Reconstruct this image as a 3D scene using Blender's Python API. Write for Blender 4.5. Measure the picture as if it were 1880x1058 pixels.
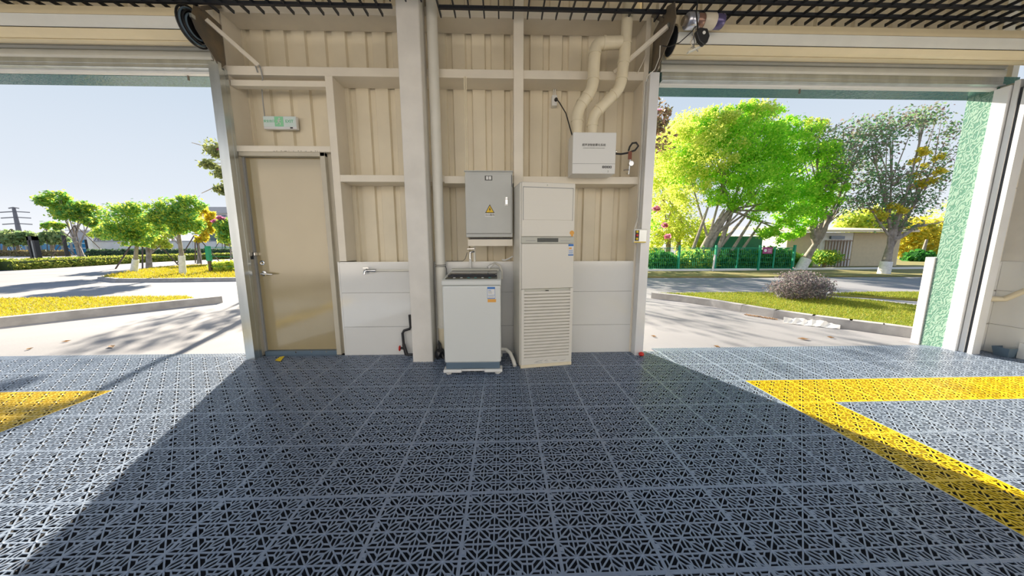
import bpy, math, random
import numpy as np
from mathutils import Vector, Matrix

for _o in list(bpy.data.objects):
    bpy.data.objects.remove(_o)
SC = bpy.context.scene
COL = SC.collection

# ------------------------------------------------------------------ camera
FPX, PITCH, ROLL, YAW, CAMH = 556.0, 0.1395, -0.002, 0.030, 1.2
_f = np.array([math.sin(YAW)*math.cos(PITCH), math.cos(YAW)*math.cos(PITCH), -math.sin(PITCH)])
_r = np.array([math.cos(YAW), -math.sin(YAW), 0.0])
_u = np.cross(_r, _f)
CA = _r*math.cos(ROLL) + _u*math.sin(ROLL)
CB = -_r*math.sin(ROLL) + _u*math.cos(ROLL)
CP = np.array([0.0, 0.0, CAMH])
cam = bpy.data.cameras.new('camera')
cam.sensor_width = 36.0
cam.lens = FPX/1880.0*36.0
cam.clip_start = 0.05
cam.clip_end = 1000
camo = bpy.data.objects.new('camera', cam)
COL.objects.link(camo)
camo.matrix_world = Matrix(((CA[0], CB[0], -_f[0], 0), (CA[1], CB[1], -_f[1], 0), (CA[2], CB[2], -_f[2], CAMH), (0, 0, 0, 1)))
SC.camera = camo

# ------------------------------------------------------------------ light
SUN_AZ = math.radians(-23.0)      # measured from +Y, towards -X
SUN_EL = math.radians(26.0)
SUN_STRENGTH = 13.0
SKY_STRENGTH = 0.80
SC.view_settings.view_transform = 'Standard'
SC.view_settings.look = 'None'
SC.view_settings.gamma = 1.0
SC.view_settings.use_curve_mapping = False
SC.view_settings.exposure = 0.45
w = bpy.data.worlds.new('world')
SC.world = w
w.use_nodes = True
nt = w.node_tree
tcw = nt.nodes.new('ShaderNodeTexCoord')
sep = nt.nodes.new('ShaderNodeSeparateXYZ')
nt.links.new(tcw.outputs['Generated'], sep.inputs[0])
skr = nt.nodes.new('ShaderNodeValToRGB')          # hazy morning sky, the same all round
_e = skr.color_ramp.elements
_e[0].position = 0.0; _e[0].color = (0.90, 0.91, 0.94, 1)
_e[1].position = 1.0; _e[1].color = (0.22, 0.38, 0.70, 1)
_m = _e.new(0.12); _m.color = (0.72, 0.78, 0.86, 1)
_m = _e.new(0.38); _m.color = (0.55, 0.65, 0.77, 1)
nt.links.new(sep.outputs['Z'], skr.inputs[0])
bgn = nt.nodes['Background']
nt.links.new(skr.outputs[0], bgn.inputs[0])
bgn.inputs[1].default_value = SKY_STRENGTH
sl = bpy.data.lights.new('sun', 'SUN')
sl.energy = SUN_STRENGTH
sl.angle = math.radians(0.8)
sl.color = (1.0, 0.87, 0.69)
so = bpy.data.objects.new('sun', sl)
COL.objects.link(so)
_sd = Vector((math.sin(SUN_AZ)*math.cos(SUN_EL), math.cos(SUN_AZ)*math.cos(SUN_EL), math.sin(SUN_EL)))
so.rotation_euler = _sd.to_track_quat('Z', 'Y').to_euler()
so.location = _sd*60

# ------------------------------------------------------------------ helpers
def ray(u, v):
    return _f + CA*(u-940)/FPX + CB*(529-v)/FPX
def yp(u, v, Y):
    d = ray(u, v); return CP + d*(Y/d[1])
def gp(u, v, z=-0.03):
    d = ray(u, v); return CP + d*((z-CAMH)/d[2])
def xp(u, v, X):
    d = ray(u, v); return CP + d*(X/d[0])

def tag(o, label=None, cat=None, group=None, kind=None):
    if label: o['label'] = label
    if cat: o['category'] = cat
    if group: o['group'] = group
    if kind: o['kind'] = kind
    return o
def thing(name, loc, label, cat, group=None):
    o = bpy.data.objects.new(name, None)
    o.empty_display_size = 0.1
    COL.objects.link(o)
    o.location = loc
    return tag(o, label, cat, group)

WLOC = {}
def wloc(o):
    p = Vector(o.location)
    while o.parent:
        o = o.parent; p += Vector(o.location)
    return p

def link_mesh(name, me, mat, parent=None):
    o = bpy.data.objects.new(name, me)
    COL.objects.link(o)
    if mat: me.materials.append(mat)
    if parent is not None: o.parent = parent
    return o

class MB:
    def __init__(s): s.v = []; s.f = []
    def add(s, vs, fs):
        n = len(s.v); s.v += [tuple(map(float, p)) for p in vs]
        s.f += [tuple(i+n for i in q) for q in fs]; return s
    def box(s, x0, x1, y0, y1, z0, z1):
        return s.add([(x0,y0,z0),(x1,y0,z0),(x1,y1,z0),(x0,y1,z0),(x0,y0,z1),(x1,y0,z1),(x1,y1,z1),(x0,y1,z1)],
                     [(0,3,2,1),(4,5,6,7),(0,1,5,4),(1,2,6,5),(2,3,7,6),(3,0,4,7)])
    def obox(s, c, ax, ay, az):          # centre and three half-axis vectors
        c = Vector(c); ax = Vector(ax); ay = Vector(ay); az = Vector(az)
        vs = [c+i*ax+j*ay+k*az for k in (-1,1) for (i,j) in ((-1,-1),(1,-1),(1,1),(-1,1))]
        return s.add(vs, [(0,3,2,1),(4,5,6,7),(0,1,5,4),(1,2,6,5),(2,3,7,6),(3,0,4,7)])
    def bar(s, p0, p1, w, h, up=(0,0,1)):
        p0 = Vector(p0); p1 = Vector(p1); d = p1-p0; L = d.length; d.normalize()
        up = Vector(up); sd = d.cross(up)
        if sd.length < 1e-4: sd = d.cross(Vector((1,0,0)))
        sd.normalize(); uu = sd.cross(d)
        return s.obox((p0+p1)/2, d*L/2, sd*w/2, uu*h/2)
    def tube(s, pts, r, n=8, caps=True):
        pts = [Vector(p) for p in pts]
        rs = r if isinstance(r, (list, tuple)) else [r]*len(pts)
        ref = Vector((0,0,1)); m = len(pts); vs = []; fs = []
        prev = None
        for i, p in enumerate(pts):
            d = (pts[min(i+1,m-1)]-pts[max(i-1,0)])
            if d.length < 1e-9: d = Vector((0,0,1))
            d.normalize()
            if prev is None:
                a = d.cross(ref)
                if a.length < 0.1: a = d.cross(Vector((1,0,0)))
            else:
                a = prev - d*prev.dot(d)
            a.normalize(); prev = a; b = d.cross(a)
            for k in range(n):
                t = 2*math.pi*k/n
                vs.append(p + (a*math.cos(t)+b*math.sin(t))*rs[i])
        for i in range(m-1):
            for k in range(n):
                k2 = (k+1)%n
                fs.append((i*n+k, i*n+k2, (i+1)*n+k2, (i+1)*n+k))
        if caps:
            fs.append(tuple(range(n-1,-1,-1))); fs.append(tuple((m-1)*n+k for k in range(n)))
        return s.add(vs, fs)
    def prism(s, pts, off):
        pts = [Vector(p) for p in pts]; off = Vector(off); n = len(pts)
        vs = pts + [p+off for p in pts]
        fs = [tuple(range(n)), tuple(range(2*n-1, n-1, -1))]
        for i in range(n):
            j = (i+1)%n; fs.append((i, i+n, j+n, j))
        return s.add(vs, fs)
    def lathe(s, c, prof, n=16, axis='z'):
        vs = []; fs = []; c = Vector(c)
        for (r, h) in prof:
            for k in range(n):
                t = 2*math.pi*k/n; a, b = r*math.cos(t), r*math.sin(t)
                vs.append(c + (Vector((a,b,h)) if axis=='z' else Vector((h,a,b)) if axis=='x' else Vector((b,h,a))))
        m = len(prof)
        for i in range(m-1):
            for k in range(n):
                k2=(k+1)%n; fs.append((i*n+k, i*n+k2, (i+1)*n+k2, (i+1)*n+k))
        fs.append(tuple(range(n-1,-1,-1))); fs.append(tuple((m-1)*n+k for k in range(n)))
        return s.add(vs, fs)
    def build(s, name, mat, parent=None, smooth=False, bevel=0.0, seg=2, label=None, fix=True):
        me = bpy.data.meshes.new(name)
        vs = s.v
        if parent is not None:
            o_ = wloc(parent); vs = [(a-o_.x, b-o_.y, c-o_.z) for a,b,c in vs]
        me.from_pydata(vs, [], s.f)
        if fix:
            import bmesh
            bm = bmesh.new(); bm.from_mesh(me)
            bmesh.ops.recalc_face_normals(bm, faces=bm.faces)
            bm.to_mesh(me); bm.free()
        me.update()
        o = link_mesh(name, me, mat, parent)
        if smooth:
            me.polygons.foreach_set('use_smooth', [True]*len(me.polygons))
            try: me.set_sharp_from_angle(angle=math.radians(40))
            except Exception: pass
        if bevel > 0:
            m = o.modifiers.new('bevel', 'BEVEL'); m.width = bevel; m.segments = seg
            m.limit_method = 'ANGLE'; m.angle_limit = math.radians(35)
        if label: o['label'] = label
        return o
    def single(s, name, mat, label, cat, group=None, **k):   # one-mesh thing, origin at its base centre
        a = np.array(s.v); c = Vector(((a[:,0].min()+a[:,0].max())/2, (a[:,1].min()+a[:,1].max())/2, a[:,2].min()))
        s.v = [(p[0]-c.x, p[1]-c.y, p[2]-c.z) for p in s.v]
        o = s.build(name, mat, **k); o.location = c
        return tag(o, label, cat, group)

def struct(o):
    o['kind'] = 'structure'; return o

def text_part(name, body, size, loc, mat, parent, rotz=0.0, sx=1.0, depth=0.0006, tilt=0.0):
    cu = bpy.data.curves.new('t', 'FONT'); cu.body = body; cu.size = size
    cu.align_x = 'CENTER'; cu.align_y = 'CENTER'; cu.extrude = depth; cu.resolution_u = 2
    to = bpy.data.objects.new('t', cu); COL.objects.link(to)
    bpy.context.view_layer.update()
    dg = bpy.context.evaluated_depsgraph_get()
    me = bpy.data.meshes.new_from_object(to.evaluated_get(dg))
    bpy.data.objects.remove(to)
    o = bpy.data.objects.new(name, me); COL.objects.link(o)
    me.materials.clear(); me.materials.append(mat)
    o.parent = parent
    o.location = Vector(loc) - wloc(parent)
    o.rotation_euler = (math.pi/2, tilt, rotz)
    o.scale = (sx, 1, 1)
    return o

# ------------------------------------------------------------------ materials
MATS = {}
def mat(name, col, rough=0.6, metal=0.0, spec=0.5, var=0.0, vscale=6.0, bump=0.0, bscale=60.0, col2=None, vdetail=4.0, coat=0.0, stretch=None, coat_ior=1.5):
    if name in MATS: return MATS[name]
    m = bpy.data.materials.new(name); m.use_nodes = True
    n = m.node_tree.nodes; l = m.node_tree.links
    b = n['Principled BSDF']
    b.inputs['Base Color'].default_value = (*col, 1)
    b.inputs['Roughness'].default_value = rough
    b.inputs['Metallic'].default_value = metal
    b.inputs['Specular IOR Level'].default_value = spec
    if coat: b.inputs['Coat Weight'].default_value = coat; b.inputs['Coat Roughness'].default_value = 0.1; b.inputs['Coat IOR'].default_value = coat_ior
    tc = n.new('ShaderNodeTexCoord')
    src = tc.outputs['Object']
    if stretch:
        mp = n.new('ShaderNodeMapping'); mp.inputs['Scale'].default_value = stretch
        l.new(src, mp.inputs[0]); src = mp.outputs[0]
    if var > 0 or col2:
        nz = n.new('ShaderNodeTexNoise'); nz.inputs['Scale'].default_value = vscale; nz.inputs['Detail'].default_value = vdetail
        l.new(src, nz.inputs['Vector'])
        rp = n.new('ShaderNodeValToRGB')
        c2 = col2 if col2 else tuple(max(0, c*(1-var)) for c in col)
        c1 = col if col2 else tuple(min(1, c*(1+var*0.4)) for c in col)
        rp.color_ramp.elements[0].position = 0.35; rp.color_ramp.elements[0].color = (*c2, 1)
        rp.color_ramp.elements[1].position = 0.65; rp.color_ramp.elements[1].color = (*c1, 1)
        l.new(nz.outputs['Fac'], rp.inputs[0]); l.new(rp.outputs[0], b.inputs['Base Color'])
    if bump > 0:
        bz = n.new('ShaderNodeTexNoise'); bz.inputs['Scale'].default_value = bscale; bz.inputs['Detail'].default_value = 3
        l.new(src, bz.inputs['Vector'])
        bp = n.new('ShaderNodeBump'); bp.inputs['Strength'].default_value = bump; bp.inputs['Distance'].default_value = 0.01
        l.new(bz.outputs['Fac'], bp.inputs['Height']); l.new(bp.outputs[0], b.inputs['Normal'])
    MATS[name] = m
    return m

def leaf_mat(name, cols, trans=0.55, rough=0.55):
    if name in MATS: return MATS[name]
    m = bpy.data.materials.new(name); m.use_nodes = True
    n = m.node_tree.nodes; l = m.node_tree.links
    b = n['Principled BSDF']; out = n['Material Output']
    g = n.new('ShaderNodeNewGeometry')
    rp = n.new('ShaderNodeValToRGB')
    els = rp.color_ramp.elements
    for i, c in enumerate(cols):
        e = els[i] if i < 2 else els.new(0.5)
        e.position = i/max(1, len(cols)-1); e.color = (*c, 1)
    l.new(g.outputs['Random Per Island'], rp.inputs[0])
    l.new(rp.outputs[0], b.inputs['Base Color'])
    b.inputs['Roughness'].default_value = rough
    b.inputs['Specular IOR Level'].default_value = 0.3
    t = n.new('ShaderNodeBsdfTranslucent'); l.new(rp.outputs[0], t.inputs[0])
    mx = n.new('ShaderNodeMixShader'); mx.inputs[0].default_value = trans
    l.new(b.outputs[0], mx.inputs[1]); l.new(t.outputs[0], mx.inputs[2]); l.new(mx.outputs[0], out.inputs[0])
    MATS[name] = m
    return m

M_sheet = mat('cream_sheet', (0.82, 0.735, 0.56), 0.42, var=0.06, vscale=3, bump=0.02, bscale=20)
M_steel = mat('cream_painted_steel', (0.86, 0.79, 0.66), 0.4, var=0.05, vscale=4)
M_plaster = mat('white_plaster', (0.82, 0.79, 0.73), 0.7, var=0.06, vscale=5, bump=0.05)
M_tile = mat('white_wall_tile', (0.80, 0.80, 0.77), 0.12, var=0.03, vscale=2, coat=0.8, coat_ior=1.8)
M_grout = mat('grey_grout', (0.55, 0.54, 0.51), 0.9)
M_door = mat('beige_door_paint', (0.40, 0.32, 0.165), 0.35, var=0.05, vscale=2, coat=1.0, coat_ior=1.8)

M_doorframe = mat('beige_door_frame', (0.58, 0.53, 0.42), 0.35, var=0.05)
M_galv = mat('galvanised_steel', (0.62, 0.66, 0.67), 0.28, metal=0.9, var=0.15, vscale=8, stretch=(1, 1, 0.2))
M_alu = mat('white_aluminium', (0.80, 0.81, 0.82), 0.3, metal=0.15, var=0.03)
M_dark = mat('dark_gap', (0.03, 0.035, 0.045), 0.6)
M_plate = mat('grimy_steel_plate', (0.17, 0.155, 0.14), 0.5, metal=0.5, var=0.4, vscale=7, col2=(0.26, 0.21, 0.15))
M_black = mat('black_plastic', (0.02, 0.02, 0.022), 0.4)
M_grille = mat('black_grille_paint', (0.018, 0.022, 0.032), 0.35)
M_roof = mat('cream_roof_sheet', (0.78, 0.75, 0.60), 0.45, var=0.06)
M_slat = mat('cream_shutter_slat', (0.84, 0.72, 0.48), 0.35, var=0.04)
M_slatw = mat('pale_shutter_slat', (0.74, 0.74, 0.68), 0.35, var=0.04)
M_slatg = mat('grey_shutter_slat', (0.62, 0.62, 0.57), 0.4, var=0.05)
M_pvc = mat('ivory_pvc', (0.84, 0.75, 0.55), 0.3, var=0.05, vscale=9)
M_pvcw = mat('white_pvc', (0.80, 0.78, 0.70), 0.32, var=0.05, vscale=5)
M_white = mat('white_plastic', (0.80, 0.80, 0.77), 0.3)
M_wash = mat('washer_white', (0.74, 0.76, 0.73), 0.28)
M_slate = mat('slate_blue_plastic', (0.12, 0.18, 0.24), 0.4)
M_lid = mat('smoked_lid', (0.035, 0.035, 0.04), 0.12)
M_ac = mat('aircon_ivory', (0.78, 0.75, 0.67), 0.28)
M_acgrey = mat('aircon_grey_strip', (0.55, 0.55, 0.48), 0.35)
M_screen = mat('dark_display', (0.02, 0.035, 0.035), 0.1)
M_cab = mat('grey_cabinet_paint', (0.55, 0.56, 0.53), 0.38, var=0.03)
M_cabd = mat('grey_cabinet_dark', (0.36, 0.36, 0.35), 0.4)
M_chrome = mat('chrome', (0.75, 0.75, 0.75), 0.15, metal=1.0)
M_brass = mat('worn_brass', (0.5, 0.38, 0.2), 0.3, metal=0.9)
M_red = mat('red_plastic', (0.65, 0.03, 0.02), 0.35)
M_yel = mat('yellow_plastic', (0.85, 0.62, 0.02), 0.4)
M_yel2 = mat('warning_yellow', (0.85, 0.55, 0.02), 0.5)
M_blue = mat('label_blue', (0.02, 0.17, 0.55), 0.5)
M_orange = mat('label_orange', (0.85, 0.42, 0.08), 0.5)
M_paper = mat('white_sticker', (0.82, 0.82, 0.80), 0.5)
M_ink = mat('grey_ink', (0.10, 0.10, 0.09), 0.6)
M_ftile = mat('grey_floor_plastic', (0.225, 0.285, 0.385), 0.32, var=0.1, vscale=30, spec=1.0)
M_fyel = mat('yellow_floor_plastic', (0.66, 0.46, 0.007), 0.33, spec=0.5)
M_under = mat('dusty_shade_underfloor', (0.018, 0.02, 0.026), 0.9, var=0.3, vscale=10)  # nearly black, so the shade inside the tile holes is in the colour
M_wood = mat('brown_bark', (0.24, 0.19, 0.15), 0.9, var=0.4, vscale=9, bump=0.4, bscale=25)
M_bark = mat('grey_bark', (0.33, 0.29, 0.25), 0.9, var=0.35, vscale=7, bump=0.4, bscale=20)
M_lime = mat('limewashed_bark', (0.78, 0.78, 0.78), 0.9, var=0.15, vscale=12)
M_stake = mat('dark_stake', (0.12, 0.09, 0.075), 0.85)
M_concrete = mat('pale_concrete', (0.235, 0.24, 0.262), 0.85, var=0.13, vscale=0.7, bump=0.15, bscale=40, vdetail=8)
M_kerb = mat('kerb_concrete', (0.33, 0.33, 0.345), 0.85, var=0.2, vscale=5, bump=0.2)
M_soil = mat('lawn_soil', (0.30, 0.27, 0.06), 0.95, var=0.35, vscale=3, col2=(0.20, 0.22, 0.04))
M_verge = mat('dry_verge', (0.25, 0.20, 0.07), 0.95, var=0.4, vscale=2, col2=(0.16, 0.17, 0.05))
M_gpaint = mat('green_fence_paint', (0.01, 0.30, 0.17), 0.45)
M_gboard = mat('green_board', (0.005, 0.16, 0.11), 0.5, var=0.1)
M_siding = mat('cream_siding', (0.70, 0.60, 0.42), 0.6, var=0.05)
M_bwhite = mat('white_render', (0.80, 0.79, 0.78), 0.8, var=0.05, vscale=1)
M_bglass = mat('window_glass', (0.10, 0.14, 0.20), 0.08, spec=0.8)
M_bgrey = mat('grey_building', (0.42, 0.42, 0.45), 0.7)
M_bluef = mat('blue_hoarding', (0.01, 0.26, 0.62), 0.45, var=0.1)
M_bluef2 = mat('pale_blue_hoarding', (0.12, 0.36, 0.66), 0.5, var=0.1)

def glass_tile_mat(name, lo, hi, bump, rough):
    m = bpy.data.materials.new(name); m.use_nodes = True
    n = m.node_tree.nodes; l = m.node_tree.links; b = n['Principled BSDF']
    tc = n.new('ShaderNodeTexCoord')
    mp = n.new('ShaderNodeMapping'); mp.inputs['Scale'].default_value = (14, 14, 9)
    l.new(tc.outputs['Object'], mp.inputs[0])
    wv = n.new('ShaderNodeTexWave'); wv.inputs['Scale'].default_value = 1.0; wv.inputs['Distortion'].default_value = 14
    wv.inputs['Detail'].default_value = 2; wv.inputs['Detail Scale'].default_value = 1.6
    wv.bands_direction = 'DIAGONAL'
    l.new(mp.outputs[0], wv.inputs['Vector'])
    rp = n.new('ShaderNodeValToRGB')
    rp.color_ramp.elements[0].color = (*lo, 1); rp.color_ramp.elements[1].color = (*hi, 1)
    l.new(wv.outputs['Fac'], rp.inputs[0]); l.new(rp.outputs[0], b.inputs['Base Color'])
    b.inputs['Roughness'].default_value = rough
    b.inputs['Specular IOR Level'].default_value = 0.8
    bp = n.new('ShaderNodeBump'); bp.inputs['Strength'].default_value = bump; bp.inputs['Distance'].default_value = 0.01
    l.new(wv.outputs['Fac'], bp.inputs['Height']); l.new(bp.outputs[0], b.inputs['Normal'])
    return m
M_glass = glass_tile_mat('green_patterned_glass', (0.09, 0.22, 0.165), (0.27, 0.41, 0.335), 0.18, 0.15)
M_glassd = glass_tile_mat('teal_lintel_glass', (0.05, 0.17, 0.16), (0.09, 0.24, 0.21), 0.06, 0.06)

# ================================================================== STRUCTURE
S = 0.3885                       # floor tile size
GX = lambda c: (c-0.446)*S
GY = lambda r: (r+3.44)*S
GZ = -0.03
# ground outside
g = MB().add([(-320,-60,GZ),(200,-60,GZ),(200,260,GZ),(-320,260,GZ)], [(0,1,2,3)]).build('ground', M_concrete)
struct(g)

# floor slab under the tiles
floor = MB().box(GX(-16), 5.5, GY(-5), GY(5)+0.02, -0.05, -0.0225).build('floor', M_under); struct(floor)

def tile_mesh(name, material):
    a = S/6.0; h = 0.004; b = MB()
    rz = random.Random(1)
    def rib(p, q, wd):
        zo = -0.0009*rz.random()
        p = Vector((p[0], p[1], zo)); q = Vector((q[0], q[1], zo)); d = (q-p); d.normalize(); n_ = Vector((-d.y, d.x, 0))*wd/2
        z = Vector((0,0,-h))
        b.add([p-n_, q-n_, q+n_, p+n_, p-n_+z, q-n_+z, q+n_+z, p+n_+z], [(0,1,2,3),(4,5,1,0),(3,2,6,7)])
    W = 0.0062
    for i in range(3):
        for j in range(3):
            cx, cy = (2*i+1)*a, (2*j+1)*a
            for sx in (-1,1):
                for sy in (-1,1):
                    P = lambda x, y: (cx+sx*x*a, cy+sy*y*a)
                    for (p, q) in (((0,0),(1,1)), ((.42,0),(.70,.28)), ((.70,.28),(1,.28)), ((.70,.28),(.70,.70)),
                                   ((0,.42),(.28,.70)), ((.28,.70),(.28,1)), ((.28,.70),(.70,.70))):
                        rib(P(*p), P(*q), W*0.9)
    for i in range(3):
        rib((0,(2*i+1)*a), (S,(2*i+1)*a), W); rib(((2*i+1)*a,0), ((2*i+1)*a,S), W)
    for i in (1,2):
        rib((0,2*i*a), (S,2*i*a), W); rib((2*i*a,0), (2*i*a,S), W)
    e = 0.007
    for k in (e/2, S-e/2):
        rib((0,k), (S,k), e); rib((k,0), (k,S), e)
    for k in range(3):               # connector lugs along two edges
        t = (2*k+1.5)*a
        b.box(t-0.009, t+0.009, 0.0005, 0.019, -h, 0.0003+0.00005*k); b.box(0.0005, 0.019, t-0.009, t+0.009, -h, 0.0007+0.00005*k)
    # raised studs on the flower centres
    for i in range(3):
        for j in range(3):
            x, y = (2*i+1)*a, (2*j+1)*a
            b.lathe((x,y,0), [(0.006,-0.004),(0.006,0.0),(0.003,0.0018)], 6)
    me = bpy.data.meshes.new(name); me.from_pydata(b.v, [], b.f); me.materials.append(material); me.update()
    return me
TM = tile_mesh('floor_tile', M_ftile); TY = tile_mesh('floor_tile_yellow', M_fyel)
for r in range(-4, 5):
    for c in range(-15, 15):
        yel = (r == 2 and (c >= 6 or c <= -9)) or (r <= 2 and c in (6, -9))
        o = bpy.data.objects.new('floor_tile', TY if yel else TM); COL.objects.link(o)
        o.location = (GX(c), GY(r), 0); o.parent = floor
        if yel: o['label'] = 'yellow bay-marking floor tile'
# cut column of tiles along the right wall and sloped edging strips in the two openings
def edge_mesh():
    b = MB(); L = S; D = 0.15
    for k in range(13):
        x = L*k/12; b.add([(x-0.003,0,0),(x+0.003,0,0),(x+0.003,D,-0.022),(x-0.003,D,-0.022),(x-0.003,0,-0.016),(x+0.003,0,-0.016)], [(0,1,2,3),(0,3,4),(1,5,2)])
    for k in range(6):
        y = D*k/5; z = -0.022*k/5
        b.add([(0,y-0.004,z+0.0006),(L,y-0.004,z+0.0006),(L,y+0.004,z+0.0002),(0,y+0.004,z+0.0002),(0,y-0.004,z-0.012),(L,y-0.004,z-0.012)], [(0,1,2,3),(4,5,1,0)])
    me = bpy.data.meshes.new('edge_strip'); me.from_pydata(b.v, [], b.f); me.materials.append(M_ftile); me.update(); return me
EM = edge_mesh()
for c in list(range(-15,-7)) + list(range(5,14)):
    o = bpy.data.objects.new('edge_strip', EM); COL.objects.link(o); o.location = (GX(c), GY(5)+0.004, 0); o.parent = floor

# ---------------------------------------------------------------- back wall
def corrugated(b, x0, x1, z0, z1, y, period=0.205, ribw=0.075, dep=0.028, th=0.02):
    xs = []
    x = x0
    while x < x1-1e-6:
        xs += [(x, 0), (x+period-ribw, 0), (x+period-ribw+0.012, dep), (x+period-0.012, dep)]
        x += period
    xs = [(min(a, x1), d) for a, d in xs] + [(x1, 0)]
    for (xa, da), (xb, db) in zip(xs[:-1], xs[1:]):
        if xb-xa < 1e-6: continue
        b.add([(xa,y+da,z0),(xb,y+db,z0),(xb,y+db,z1),(xa,y+da,z1)], [(0,1,2,3)])
    b.box(x0, x1, y+dep+0.004, y+dep+th, z0, z1)
    return b
YS = 3.50
wb = corrugated(MB(), -2.77, 1.50, -0.02, 3.95, YS).build('wall_back', M_sheet, fix=False); struct(wb)
YF = 3.27
def wpart(name, m, *bx, bevel=0.004, parent=wb, label=None):
    return MB().box(*bx).build(name, m, parent, bevel=bevel, label=label)
# girts: C sections open at the back, seen from below
wpart('girt', M_steel, -2.72, 1.46, YF, YS+0.005, 2.845, 2.925)
wpart('girt', M_steel, -2.72, 1.46, YF, YS+0.005, 3.385, 3.47)
wpart('girt', M_steel, -1.655, -0.60, YF, YS+0.005, 1.850, 1.918)
wpart('girt', M_steel, -0.60, 1.46, YF, YS+0.005, 1.838, 1.912)
wpart('rail', M_steel, -2.65, -1.73, YF+0.02, YF+0.09, 2.755, 2.81)
wpart('post', M_steel, -1.73, -1.655, YF, YS, 1.036, 2.845)
wpart('post', M_steel, 0.118, 0.215, YF-0.03, YS, 1.0, 3.9)
wpart('post', M_steel, 1.425, 1.475, YF-0.005, YS, 0.0, 3.5)
wpart('post', M_steel, -2.755, -2.655, YF+0.01, YS, 2.19, 3.55)
wpart('jamb_post', M_steel, -2.765, -2.725, YF+0.012, YS, -0.02, 2.90)
wpart('door_head', M_steel, -2.66, -1.73, YF, YS, 2.138, 2.195)
# wainscot: tile core and panels
wpart('wainscot_core', M_grout, -1.735, -0.9, YF+0.012, YS, -0.02, 1.022, bevel=0)
wpart('wainscot_core', M_grout, -0.9, 1.478, YF+0.012, YS, -0.02, 1.016, bevel=0)
wpart('wainscot_cap', M_tile, -1.735, 1.478, YF+0.006, YS, 1.016, 1.030, bevel=0.002)
ZJ = [(0.0,0.318),(0.321,0.696),(0.699,1.018)]
for xa, xb in ((-1.735,-0.94),(-0.937,-0.137),(-0.134,0.666),(0.669,1.478)):
    for za, zb in ZJ:
        wpart('wall_tile', M_tile, xa, xb, YF, YF+0.011, za, zb, bevel=0.0012)
wpart('side_trim', M_tile, -1.752, -1.735, YF-0.002, YS, 0.0, 1.03, bevel=0.002)
wpart('side_trim', M_tile, 1.478, 1.492, YF-0.002, YS, 0.0, 1.03, bevel=0.002)
# chalky scuffs on the door head edge
rnd = random.Random(3)
b = MB()
for k in range(16):
    x = rnd.uniform(-2.3, -1.78); wd = rnd.uniform(0.004, 0.016)
    b.box(x, x+wd, YF-0.0008, YF+0.001, 2.14, 2.14+rnd.uniform(0.004, 0.012))
b.build('paint_chips', M_doorframe, wb, fix=False)

# right-hand end of the back wall
XR = 5.17
wr = corrugated(MB(), XR+0.12, 6.3, 0.9, 2.94, 3.44, period=0.19).build('wall_back_end', M_sheet, fix=False); struct(wr)
wpart('wainscot_core', M_grout, XR+0.10, 5.6, 3.185, 3.45, -0.02, 1.0, bevel=0, parent=wr)
for za, zb in ZJ:
    wpart('wall_tile', M_tile, XR+0.13, 5.52, 3.172, 3.184, za, zb-0.01, bevel=0.001, parent=wr)
wpart('side_trim', M_alu, XR+0.10, XR+0.13, 3.165, 3.45, 0, 1.01, parent=wr)
wpart('ledge', M_tile, XR+0.10, 5.52, 3.17, 3.45, 1.0, 1.015, parent=wr)
wpart('girt', M_steel, XR+0.13, 5.6, 3.19, 3.45, 1.80, 1.87, parent=wr)
wpart('girt', M_steel, XR+0.10, 5.6, 3.19, 3.45, 2.66, 2.80, parent=wr)
wpart('post', M_steel, XR+0.10, XR+0.16, 3.18, 3.46, 1.0, 2.85, parent=wr)
# right side wall and far-left wall stub
rw = MB().box(5.5, 5.7, -0.3, 3.19, -0.03, 3.95).build('wall_right', M_plaster); struct(rw)
for k in range(4):
    for za, zb in ZJ:
        wpart('wall_tile', M_tile, 5.488, 5.5, 3.17-0.8*(k+1)+0.003, 3.17-0.8*k, za, zb, bevel=0.001, parent=rw)
fw_ = MB().box(-12, 10, -7.4, -7.2, GZ, 4.6).build('wall_bounce_added', mat('bounce_wall_grey', (0.40, 0.395, 0.40), 0.8, var=0.08, vscale=1.0)); struct(fw_)  # unseen wall added behind the camera to bounce sunlight onto the interior
lw = MB().box(-9.2, -7.2, 3.1, 3.5, -0.03, 3.95).build('wall_left', M_plaster); struct(lw)

# lintels and right reveal clad in patterned green glass
l1 = MB().box(-7.3, -2.77, 3.31, 3.51, 2.84, 2.98).build('trim_1', M_glassd); struct(l1)
l2 = MB().box(1.50, XR+0.3, 3.31, 3.51, 2.805, 2.95).build('trim_2', M_glassd); struct(l2)
la = corrugated(MB(), -7.3, -2.69, 2.98, 3.98, 3.42).build('wall_over_left', M_sheet, fix=False); struct(la)
lb_ = corrugated(MB(), 1.45, 5.62, 2.95, 3.98, 3.42).build('wall_over_right', M_sheet, fix=False); struct(lb_)
rv = MB().box(XR, XR+0.12, 3.275, 3.47, -0.03, 2.805).build('trim_3', M_glass); struct(rv)
rv2 = MB().box(XR-0.02, XR+0.11, 3.168, 3.272, -0.03, 2.80).build('trim_4', M_alu, bevel=0.003); struct(rv2)
rv3 = MB().box(XR-0.01, XR+0.2, 3.475, 3.56, -0.03, 1.05).build('trim_5', M_bwhite, bevel=0.005); struct(rv3)
wj = MB().box(1.475, 1.50, 3.31, 3.53, -0.03, 2.84).build('trim_6', M_alu); struct(wj)

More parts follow.
